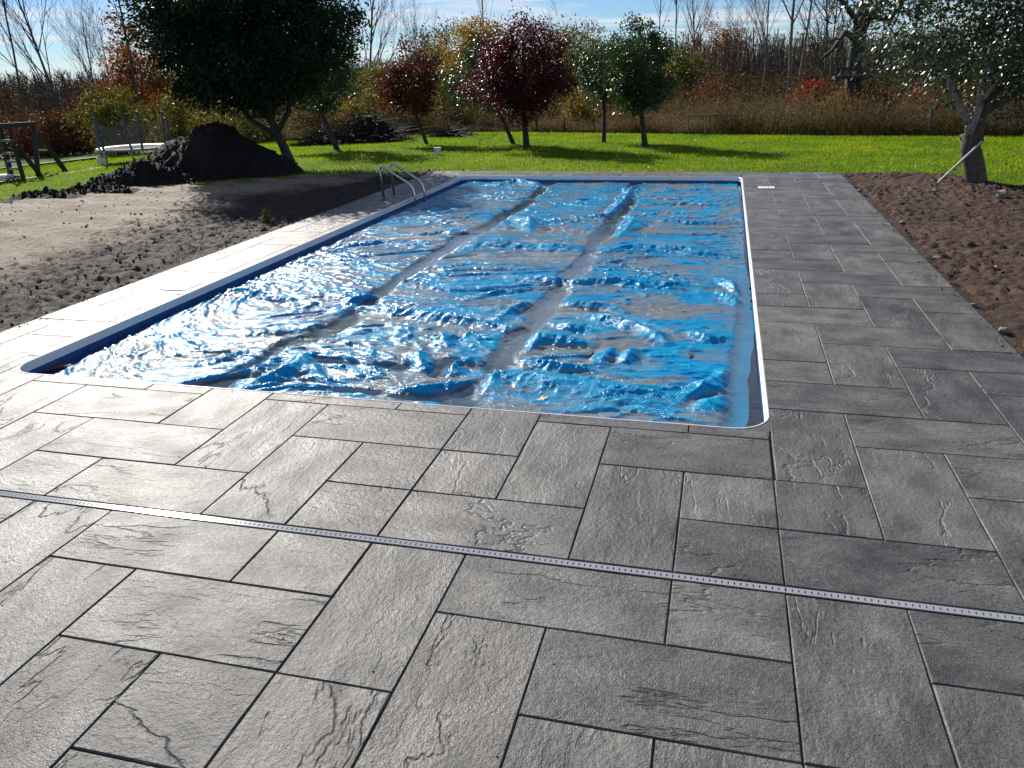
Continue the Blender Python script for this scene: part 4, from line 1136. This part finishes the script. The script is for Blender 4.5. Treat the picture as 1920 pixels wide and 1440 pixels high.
# weeds: the tall dry growth behind the lawn
def weeds():
    r = np.random.default_rng(61)
    n = 52000
    th = r.uniform(R(-52), R(24), n)
    near = lawn_far(np.tan(th)*28)
    rad = (near/np.cos(th)) + 0.15 + 16*r.random(n)**1.4
    x = rad*np.sin(th); y = rad*np.cos(th)
    y = np.maximum(y, lawn_far(x)+0.05)
    open_ = smooth01((0.05+fbm(x*0.22, y*0.22, 3, 97))/0.12+0.5)
    clear = (x > -10.5) & (x < -0.5) & (y < lawn_far(x)+4.0)      # low cut strip behind the row of trees
    h = r.uniform(0.45, 1.2, n)*(0.55+0.5*open_)*np.clip(1.0+0.9*fbm(x*0.7, y*0.7, 3, 96), 0.5, 1.5)*np.where(clear, 0.38, 1.0)*np.where(x < -14, 0.85, 1.0)
    z0 = terr(x, y)-0.05
    lean = r.normal(0, 0.16, (n, 2))*h[:, None]
    w = r.uniform(0.005, 0.012, n)
    a = np.stack([x, y, z0], 1); e = np.stack([x+lean[:, 0], y+lean[:, 1], z0+h], 1)
    thw = r.uniform(0, np.pi, n); s = np.stack([np.cos(thw)*w, np.sin(thw)*w, 0*w], 1)
    V1 = np.stack([a-s, a+s, e], 1).reshape(-1, 3)
    F1 = np.arange(3*n).reshape(-1, 3)
    t1 = np.clip(r.normal(0.4, 0.2, n), 0, 1)
    o = obj('tall_weeds', mesh_np('tall_weeds', V1, F1, tone=t1), LDRYG); tag(o, kind='stuff')
    # leaves and seed heads along the stems
    k = 260000
    i = r.integers(0, n, k); t = 1-r.random(k)**1.3*0.95
    P = a[i]*(1-t)[:, None]+e[i]*t[:, None] + r.normal(0, .035, (k, 3))
    V, F = leaves_np(P, r.normal(0, 1, (k, 3))+np.array([0, 0, .6]), r.uniform(.05, .11, k), r.uniform(.02, .05, k), r)
    patch = fbm(x[i]*0.35, y[i]*0.35, 3, 98)
    tone = np.repeat(np.clip(0.35+0.5*t*0.5+patch*0.9+r.normal(0, .15, k), 0, 1), 2)
    dry = (t > 0.45) | (patch > 0.05)
    d2 = np.repeat(dry, 2)
    o = obj('seed_heads', mesh_np('seed_heads', V, F[d2], tone=tone[d2]), LDRY); tag(o, kind='stuff')
    o = obj('weed_leaves', mesh_np('weed_leaves', V, F[~d2], tone=tone[~d2]), LDRYG); tag(o, kind='stuff')
weeds()

# far wood, one mass
def far_woods():
    r = np.random.default_rng(62)
    b = MB()
    n = 5200
    th = r.uniform(R(-58), R(30), n); rad = 62+190*r.random(n)**1.3
    x = rad*np.sin(th); y = rad*np.cos(th); z0 = terr(x, y)-0.2
    hmul = np.interp(np.degrees(th), [-55, -42, -30, -12, 0, 25], [0.80, 0.80, 0.86, 0.97, 1.0, 1.05])
    H_ = r.uniform(4.2, 7.8, n)*hmul*np.interp(rad, [60, 250], [0.72, 1.15])
    top = np.stack([x+r.normal(0, .35, n), y+r.normal(0, .35, n), z0+H_], 1); base = np.stack([x, y, z0], 1)
    b.cones(base, top, np.interp(rad, [60, 250], [.040, .095])*r.uniform(.7, 1.4, n), np.full(n, .02), 4)
    for k in range(24):
        t = r.uniform(0.22, 0.97, n)
        p = base*(1-t)[:, None]+top*t[:, None]
        L = H_*r.uniform(.10, .28, n)*(1.15-t*0.6)
        a = r.uniform(0, 2*np.pi, n)
        e = p + np.stack([np.cos(a)*L*.65, np.sin(a)*L*.65, L*.75], 1)
        b.cones(p, e, np.interp(rad, [60, 250], [.014, .040]), np.interp(rad, [60, 250], [.007, .02]), 3)
    o = b.build('far_woods', MAT_WOODS); tag(o, kind='stuff')
    k = 60000
    i = r.integers(0, n, k); t = r.random(k)**1.5*0.8
    P = base[i]*(1-t)[:, None]+top[i]*t[:, None] + r.normal(0, .9, (k, 3))*np.array([1, 1, .6])
    P[:, 2] = np.maximum(P[:, 2], z0[i])
    ls = np.interp(rad[i], [60, 250], [.16, .5])*r.uniform(.6, 1.4, k)
    V, F = leaves_np(P, r.normal(0, 1, (k, 3)), ls, ls*.6, r)
    tn = np.repeat(np.clip(r.normal(.35, .25, k)+0.5*fbm(x[i]*.05, y[i]*.05, 2, 99), 0, 1), 2)
    o = obj('wood_undergrowth', mesh_np('wood_undergrowth', V, F, tone=tn), LBRNW); tag(o, kind='stuff')
def undergrowth():
    r = np.random.default_rng(64)
    Vs, Fs, Ts, n0 = [], [], [], 0
    for (k, r0, r1, t0, t1, l0, l1) in ((70000, 40, 66, 1.1, 2.6, .09, .24), (120000, 60, 110, 1.8, 5.2, .12, .28)):
        th = r.uniform(R(-56), R(28), k); rad = r0+(r1-r0)*r.random(k)
        x = rad*np.sin(th); y = rad*np.cos(th); ok = y > lawn_far(x)+3
        x, y, th = x[ok], y[ok], th[ok]; k = len(x)
        top = (t0 + (t1-t0)*np.clip(fbm(x*0.16, y*0.16, 3, 95)*1.6+0.35, 0, 1))*np.interp(np.degrees(th), [-50, -34, -20], [0.72, 0.78, 1.0])
        P = np.stack([x, y, terr(x, y)+top*r.random(k)**0.8], 1)
        ls = r.uniform(l0, l1, k)
        V, F = leaves_np(P, r.normal(0, 1, (k, 3)), ls, ls*.6, r)
        Vs.append(V); Fs.append(F+n0); n0 += len(V)
        Ts.append(np.repeat(np.clip(r.normal(.45, .22, k)+0.9*fbm(x*.09, y*.09, 2, 94), 0, 1), 2))
    V = np.concatenate(Vs); F = np.concatenate(Fs); tn = np.concatenate(Ts)
    tag(obj('undergrowth', mesh_np('undergrowth', V, F, tone=tn), LBRNU), kind='stuff')
LBRNU = leaf_mat('undergrowth_leaf', [(0.022, 0.019, 0.014), (0.042, 0.032, 0.020), (0.065, 0.040, 0.020), (0.050, 0.052, 0.016), (0.075, 0.068, 0.018)], 0.7, 0.3, (1.3, 1.2, 0.8), 0.15)
LBRNW = leaf_mat('wood_leaf', [(0.030, 0.026, 0.020), (0.055, 0.042, 0.026), (0.060, 0.056, 0.022)], 0.7, 0.3, (1.3, 1.2, 0.8), 0.15)
far_woods()
undergrowth()

# ------------------------------------------------------------------ soil heaps
HEAPS = []
def heap(name, pts, label, seed, res=0.05, rough=0.10):
    """pts: list of (x, y, height, radius_x, radius_y) cones blended together"""
    x0 = min(p[0]-p[3]*1.3 for p in pts); x1 = max(p[0]+p[3]*1.3 for p in pts)
    y0 = min(p[1]-p[4]*1.3 for p in pts); y1 = max(p[1]+p[4]*1.3 for p in pts)
    ax = np.arange(x0, x1, res); ay = np.arange(y0, y1, res)
    X, Y = np.meshgrid(ax, ay)
    Z = np.full(X.shape, -0.3)
    for (cx, cyy, h, a, b_) in pts:
        q = np.hypot((X-cx)/a, (Y-cyy)/b_)*(1+0.16*fbm(X*1.4, Y*1.4, 3, seed))
        Z = np.maximum(Z, h*(1-np.minimum(q, 2)**1.5))
    cl = fbm(X*3.0, Y*3.0, 5, seed+3, 0.6)
    Z = Z + (np.abs(cl)*rough*1.3-0.02) + 0.03*fbm(X*11, Y*11, 2, seed+8)
    Zt = terr(X, Y) + np.maximum(Z, -0.25)
    HEAPS.append((X, Y, Zt, Z > 0.06))
    o = obj(name, mesh_np(name, np.stack([X, Y, Zt], -1).reshape(-1, 3), grid_faces(len(ax), len(ay)), True), MAT_MOUND)
    tag(o, label, 'soil heap')
heap('soil_heap', [(-9.75, 14.3, 0.97, 1.35, 1.1), (-10.45, 14.2, 0.72, 1.1, 0.9), (-8.95, 14.35, 0.55, 0.95, 0.8)], 'large black topsoil heap in front of the biggest green tree', 131)
heap('soil_heap', [(-10.45, 12.95, 0.44, 0.80, 0.6), (-10.9, 12.6, 0.22, 0.6, 0.5), (-9.95, 12.95, 0.28, 0.55, 0.4)], 'smaller black topsoil heap left of the large one', 132, 0.04)
heap('soil_heap', [(-11.2, 11.35, 0.10, 0.9, 0.35), (-10.6, 11.8, 0.14, 0.8, 0.4)], 'low dark ridge of soil along the left lawn edge', 133, 0.04, 0.07)

# stones on the brown soil
def stone_mesh(seed):
    r = np.random.default_rng(seed)
    import bmesh
    bm = bmesh.new(); bmesh.ops.create_icosphere(bm, subdivisions=2, radius=1.0)
    for v in bm.verts:
        c_ = v.co; k = 1+0.28*math.sin(c_.x*2.3+seed)*math.cos(c_.y*2.9+seed*1.7)+0.10*r.normal()
        v.co = Vector((c_.x*k, c_.y*k*0.75, c_.z*k*0.55))
    me = bpy.data.meshes.new('stone'); bm.to_mesh(me); bm.free(); me.materials.append(MAT_STONE)
    return me
SM = [stone_mesh(s) for s in (1, 2, 3, 4)]
def stone(px, py, s, label, group=None, k=0):
    p = G(px, py, -0.05); o = bpy.data.objects.new('stone', SM[k % 4]); COL.objects.link(o)
    i = np.argmin((RX-p[0])**2+(RY-p[1])**2)
    o.location = (p[0], p[1], RZ.flat[i]+s*0.25); o.scale = (s, s, s); o.rotation_euler = (0, 0, px % 6)
    tag(o, label, 'stone', group)
stone(1708, 322, 0.13, 'largest brown clod at the lawn edge near the leaning pipe', k=0)
stone(1626, 323, 0.10, 'clod of soil at the lawn edge by the deck corner', k=1)
for i, (px, py, lab) in enumerate(((1610, 356, 'pale stone beside the deck edge near the far deck corner'), (1755, 358, 'pale stone just below the foot of the leaning pipe'),
                                  (1706, 352, 'pale stone between the far deck corner and the leaning pipe'), (1757, 481, 'whitish pebble in the middle of the brown soil bed'),
                                  (1824, 571, 'small stone near the deck edge in the lower half of the soil bed'), (1882, 621, 'lowest small stone, beside the deck edge at the right picture border'),
                                  (1868, 500, 'small stone right of the whitish pebble in the brown soil'), (1690, 420, 'small stone near the deck edge halfway down the brown soil'))):
    stone(px, py, 0.032+0.012*((i*7) % 4)/3, lab, 'small stones on the brown soil', i)
stone(1880, 372, 0.11, 'brown clod at the right edge below the near tree', k=2)
def clods():
    r = np.random.default_rng(17)
    Vs = []; Fs = []; n0 = 0
    base = np.array([(1, 0, 0), (0, 1, 0), (-1, 0, 0), (0, -1, 0), (0, 0, .8), (0, 0, -.8)], float)
    bf = np.array([(0, 1, 4), (1, 2, 4), (2, 3, 4), (3, 0, 4), (1, 0, 5), (2, 1, 5), (3, 2, 5), (0, 3, 5)])
    EXTRA = ()
    for (X, Y, Z, ok) in HEAPS:
        i = r.choice(np.flatnonzero(ok.ravel()), 700)
        EXTRA += ((X.flat[i].copy(), Y.flat[i].copy(), Z.flat[i].copy(), 700, .010, .045),)
    # grit spilled on the slabs next to the bare soil
    k = 420; gx_ = DX1-np.abs(r.normal(0, .07, k)); gy_ = r.uniform(2.5, 14.3, k)
    EXTRA += ((gx_, gy_, gx_*0, k, .002, .012),)
    k = 300; gx_ = DX0+np.abs(r.normal(0, .05, k)); gy_ = r.uniform(4.5, 13.5, k)
    EXTRA += ((gx_, gy_, gx_*0, k, .002, .010),)
    k = 260; gx_ = r.uniform(-3.0, 1.85, k); gy_ = r.uniform(.8, 3.7, k)
    EXTRA += ((gx_, gy_, gx_*0, k, .0012, .0045),)
    for (GX, GY, GZ, cnt, lo, hi) in ((RX, RY, RZ, 5000, .004, .024), (SX, SY, SZ, 4500, .004, .024)) + EXTRA:
        idx_ = r.integers(0, GX.size, cnt)
        if GX is SX:
            w_ = (0.15+damp.ravel()); w_ = w_/w_.sum(); idx_ = r.choice(GX.size, cnt, p=w_)
        if len(GX.shape) == 1: idx_ = np.arange(cnt)
        s = lo+(hi-lo)*r.random(cnt)**3
        v = base[None]*s[:, None, None]*r.uniform(.6, 1.3, (cnt, 6, 1))
        a = r.uniform(0, 6.28, cnt); ca, sa_ = np.cos(a)[:, None], np.sin(a)[:, None]
        vx = v[:, :, 0]*ca-v[:, :, 1]*sa_; vy = v[:, :, 0]*sa_+v[:, :, 1]*ca
        v = np.stack([vx+GX.flat[idx_][:, None], vy+GY.flat[idx_][:, None], v[:, :, 2]+GZ.flat[idx_][:, None]+s[:, None]*.3], 2)
        me = mesh_np('clods', v.reshape(-1, 3), (bf[None]+(np.arange(cnt)*6)[:, None, None]).reshape(-1, 3))
        tag(obj('soil_crumbs', me, MAT_SOIL_R if GX is RX else (MAT_MOUND if hi == .045 else MAT_CRUMB)), kind='stuff')
clods()

# ------------------------------------------------------------------ things on the lawn and at the back
# bucket
p = tb(-6.81, 19.08)
bk = empty('bucket', p, 'white bucket standing on the lawn left of the maroon tree', 'bucket')
b = MB(); b.tube([(p[0], p[1], p[2]), (p[0], p[1], p[2]+0.17)], [0.075, 0.088], 16); b.build('body', MAT_WHITE, bk)
b = MB(); b.tube([(p[0], p[1], p[2]+0.165), (p[0], p[1], p[2]+0.18)], 0.094, 16); b.build('rim', MAT_WHITE, bk)
# stake and rope
p = tb(-5.92, 19.74)
sk = empty('stake', p, 'thin metal stake in the lawn tied by a rope to the tree', 'stake')
b = MB(); b.tube([(p[0], p[1], p[2]-.1), (p[0]+.01, p[1], p[2]+0.34)], 0.012, 6); b.build('rod', MAT_GREYWOOD, sk)
a_ = np.array([p[0], p[1], p[2]+.32]); e_ = np.array([-6.05, 23.2, 0.32])
b = MB(); b.tube([a_*(1-t)+e_*t-np.array([0, 0, .12*4*t*(1-t)]) for t in np.linspace(0, 1, 9)], 0.007, 5); b.build('rope', MAT_GREYWOOD, sk)
# steel pipe leaning on the near tree
a_ = G(1757, 341, -0.04); e_ = atY(1842, 265, 13.45)
pp = empty('metal_pipe', a_, 'thin galvanised pipe leaning against the thick trunk of the near tree', 'pipe')
b = MB(); b.tube([a_-np.array([0, 0, .03]), e_], 0.017, 10); b.build('tube', MAT_GALV, pp)
b = MB(); d_ = (e_-a_)/np.linalg.norm(e_-a_); b.tube([e_-d_*.05, e_], 0.021, 10); b.build('end_collar', MAT_GALV, pp)
# twig on brown soil
a_ = G(1889, 402, 0.02)
b = MB(); b.tube([a_, a_+np.array([.12, -.03, .04]), a_+np.array([.35, -.1, .02])], [.012, .010, .005], 5)
tag(b.build('twig', MAT_GREYWOOD), 'bent pale twig lying on the brown soil at the right edge', 'twig')
# weed on the soil
wb = G(502, 415, -0.03); r = np.random.default_rng(5)
Pw = np.stack([r.normal(0, .035, 90), r.normal(0, .035, 90), r.uniform(0, .15, 90)], 1)+wb
V, F = leaves_np(Pw, r.normal(0, 1, (90, 3))+np.array([0, 0, .8]), .07, .025, r)
wd_ = empty('weed', wb, 'small green weed growing in the damp soil left of the deck', 'plant')
obj('foliage', mesh_np('foliage', V, F, tone=np.repeat(r.random(90), 2)), LOLV, wd_, world=True)
b = MB(); b.tube([wb-np.array([0, 0, .03]), wb+np.array([.01, 0, .1]), wb+np.array([0, .01, .2])], [.006, .005, .002], 5); b.build('stem', MAT_GRASS, wd_)

# fences
def rail_fence(name, label, posts, rails, mat, pr_=0.05, grp=None):
    o = empty(name, posts[0][0], label, 'fence', grp)
    for a, t in posts:
        b = MB(); b.tube([a, t], [pr_, pr_*0.9], 8); b.build('post', mat, o)
    for a, e in rails:
        b = MB(); b.bar(a, e, 0.045, 0.06); b.build('rail', mat, o)
    return o
def pst(px, pyb, pyt, Y): 
    a = atY(px, pyb, Y); t = atY(px, pyt, Y); return a, t
Yf = 26.6
rail_fence('rail_fence', 'dark two rail fence behind the near tree at the right edge', [pst(1893, 246, 212, Yf), pst(1840, 246, 213, Yf), pst(1950, 247, 210, Yf)],
           [(atY(1838, 215, Yf-.06), atY(1955, 209, Yf-.06)), (atY(1838, 222, Yf-.06), atY(1955, 219, Yf-.06))], MAT_WOOD, .045)
rail_fence('rail_fence', 'old wooden fence with one rail in front of the dry weeds right of centre', [pst(1290, 244, 214, 28.0), pst(1323, 250, 214, 28.0), pst(1379, 249, 214, 28.0)],
           [(atY(1288, 217, 27.95), atY(1382, 215, 27.95))], MAT_GREYWOOD, .035)
for i, (px, yb, yt, Y, lab) in enumerate(((1006, 243, 216, 30.2, 'just right of the maroon trunk'), (1058, 243, 219, 30.0, 'midway between the maroon and slim shiny trees'), (1185, 244, 220, 29.4, 'just left of the tall oval tree trunk'), (1113, 243, 221, 29.8, 'just left of the slim shiny tree trunk'), (1425, 248, 222, 28.3, 'right of the one rail wooden fence'), (1476, 249, 224, 28.0, 'rightmost of the dark posts before the near tree'))):
    a, t = pst(px, yb, yt, Y)
    b = MB(); b.tube([a-np.array([0, 0, .2]), t], .030, 6)
    tag(b.build('fence_post', MAT_WOOD), 'thin dark fence post ' + lab, 'fence post', 'wire fence posts along the far lawn edge')
a, t = pst(1745, 236, 201, 26.3)
b = MB(); b.tube([a-np.array([0, 0, .2]), t+np.array([.03, 0, 0])], .035, 7)
tag(b.build('fence_post', MAT_GREYWOOD), 'pale leaning post among the weeds left of the near tree', 'fence post')

# swing frame
Ys = 15.0
sw = empty('swing_frame', G(50, 338, -0.22), 'dark wooden swing frame with ladder rungs at the left edge', 'swing set')
def SB(name, a, e, w, mat=MAT_WOOD):
    b = MB(); b.bar(a, e, w); return b.build(name, mat, sw)
SB('top_beam', atY(-25, 238, 15.1), atY(66, 232, 15.5), 0.10)
SB('leg', atY(-1, 240, 15.1), atY(23, 338, 15.0), 0.085)
SB('leg', atY(17, 241, 14.5), atY(46, 342, 14.2), 0.085)
SB('leg', atY(63, 236, 15.6), atY(72, 333, 15.1), 0.085)
SB('leg', atY(70, 248, 15.8), atY(125, 324, 16.5), 0.085)
SB('leg', atY(60, 238, 15.8), atY(82, 285, 16.8), 0.075)
SB('brace', atY(30, 272, 14.5), atY(80, 334, 15.0), 0.07)
for y1_, x0_, x1_ in ((263, 3, 24), (287, 8, 30), (302, 13, 36), (316, 17, 40), (330, 21, 44)):
    SB('rung', atY(x0_, y1_, 15.05), atY(x1_, y1_+1, 14.4), 0.05, MAT_GREYWOOD)
SB('crossbar', atY(66, 281, 15.7), atY(92, 281, 16.1), 0.045, MAT_WHITE)
# timber edging of the play area
for lab, a, e in (('front', (-14, 352, -0.24), (178, 325, -0.40)), ('back', (-30, 326, -0.55), (185, 300, -0.62))):
    b = MB(); b.bar(G(*a)+np.array([0, 0, .04]), G(*e)+np.array([0, 0, .04]), 0.12)
    tag(b.build('edging_timber', MAT_WOOD), 'dark timber edging along the %s of the play area' % lab, 'edging')
# tyre and play bits
tv = G(3, 338, -0.25)
b = MB(); b.tube([tv+np.array([.22*math.cos(t), .22*math.sin(t), .05]) for t in np.linspace(0, 2*np.pi, 25)], .06, 8, False)
tag(b.build('ring_toy', MAT_WHITE), 'pale rubber ring lying beside the swing frame', 'ring')
a_ = G(85, 335, -0.3); e_ = G(118, 330, -0.3)
b = MB(); b.bar(a_, e_, .05, .03); tag(b.build('plank', MAT_WHITE), 'short white plank on the ground under the swing frame', 'plank')

# trampoline
tx, ty = G(258, 310, -0.5)[:2]; ty = 19.6; tx = atY(258, 290, ty)[0]; tz = float(terr(tx, ty))
# pale leaves dropped on the grass
r = np.random.default_rng(77); k = 420
lx_ = r.uniform(-9, 9, k); ly_ = 14.6+(lawn_far(lx_)-14.9)*r.random(k)**1.5
ok = ~((lx_ > DX1) & (right_far(lx_)-ly_ > -0.1)); lx_, ly_ = lx_[ok], ly_[ok]; k = len(lx_)
V, F = leaves_np(np.stack([lx_, ly_, terr(lx_, ly_)+.04], 1), r.normal(0, 1, (k, 3))*np.array([1, 1, .3]), .07, .05, r)
tag(obj('scattered_leaves', mesh_np('scattered_leaves', V, F, tone=np.repeat(r.random(k), 2)), leaf_mat('dropped_leaf', [(0.10, 0.06, 0.03), (0.30, 0.24, 0.13), (0.40, 0.36, 0.24)], 0.6, 0.2)), kind='stuff')
tp = empty('trampoline', (tx, ty, tz), 'round trampoline with sagging grey net and blue poles behind the soil heap', 'trampoline')
TR = 1.02; TH = atY(200, 279, ty-.6)[2]
m, nt = new_mat('net_mesh')
fac = noise(nt, node(nt, 'TexCoord').outputs['Object'], 160, 2, 0.5)
tr = node(nt, 'BsdfTransparent'); df = node(nt, 'BsdfDiffuse', None, Color=(0.16, 0.15, 0.14))
finish(nt, node(nt, 'MixShader', None, i0=ramp(nt, fac, [(0.42, 0.15), (0.58, 0.62)]), i1=tr.outputs[0], i2=df.outputs[0]).outputs[0])
MAT_NET = m
MAT_PAD = simple('trampoline_pad', (0.16, 0.17, 0.18), 0.5, var=0.2, nscale=4)
MAT_BLUEPOLE = simple('blue_pole_foam', (0.045, 0.065, 0.13), 0.6)
th = np.linspace(0, 2*np.pi, 33)
V = []; 
for rr_, zz_ in ((TR-.16, TH-.02), (TR, TH), (TR+.02, TH-.05)):
    V += [(tx+rr_*math.cos(t), ty+rr_*math.sin(t), zz_) for t in th[:-1]]
F = [(i*32+j, i*32+(j+1) % 32, (i+1)*32+(j+1) % 32, (i+1)*32+j) for i in range(2) for j in range(32)]
obj('pad', mesh_np('pad', V, np.array(F), True), MAT_PAD, tp, world=True)
V = [(tx+(TR-.15)*math.cos(t), ty+(TR-.15)*math.sin(t), TH-.03) for t in th[:-1]]
obj('mat', mesh_np('mat', V, [np.arange(32)[None, :]]), MAT_DARK, tp, world=True)
for k in range(6):
    a = k*math.pi/3+.3; x_, y__ = tx+TR*math.cos(a), ty+TR*math.sin(a)
    b = MB(); b.tube([(x_, y__, tz-.05), (x_, y__, TH-.03)], .022, 8); b.build('leg', MAT_GALV, tp)
    lean_ = (0.05 if k % 2 else -0.08)
    b = MB(); b.tube([(x_, y__, TH-.03), (x_+lean_, y__, TH+.80+.08*(k % 3))], .030, 8); b.build('pole', MAT_BLUEPOLE, tp)
na = np.linspace(0.3, 0.3+2*np.pi*5/6, 60); V = []
for q, f_ in enumerate((0.0, 0.5, 1.0)):
    for a in na:
        sag = 0.16*abs(math.sin((a-.3)*3))*f_
        V.append((tx+(TR-.03-.12*f_*abs(math.sin((a-.3)*3)))*math.cos(a), ty+(TR-.03-.12*f_*abs(math.sin((a-.3)*3)))*math.sin(a), TH+.02+f_*(.66-sag)))
obj('net', mesh_np('net', V, grid_faces(60, 3), True), MAT_NET, tp, world=True)
# white box and board by the trampoline
p0_ = G(193, 308, -0.38)
b = MB(); b.box(p0_+np.array([0, 0, .10]), (.22, .2, .16), Matrix.Rotation(.4, 3, 'Z')); tag(b.build('white_box', MAT_WHITE), 'small white box on the board left of the black heap', 'box')
b = MB(); b.box(G(182, 318, -0.36)+np.array([0, 0, .01]), (.55, .4, .05), Matrix.Rotation(.3, 3, 'Z')); tag(b.build('board', MAT_GREYWOOD), 'flat grey board on the grass beside the smaller black heap', 'board')
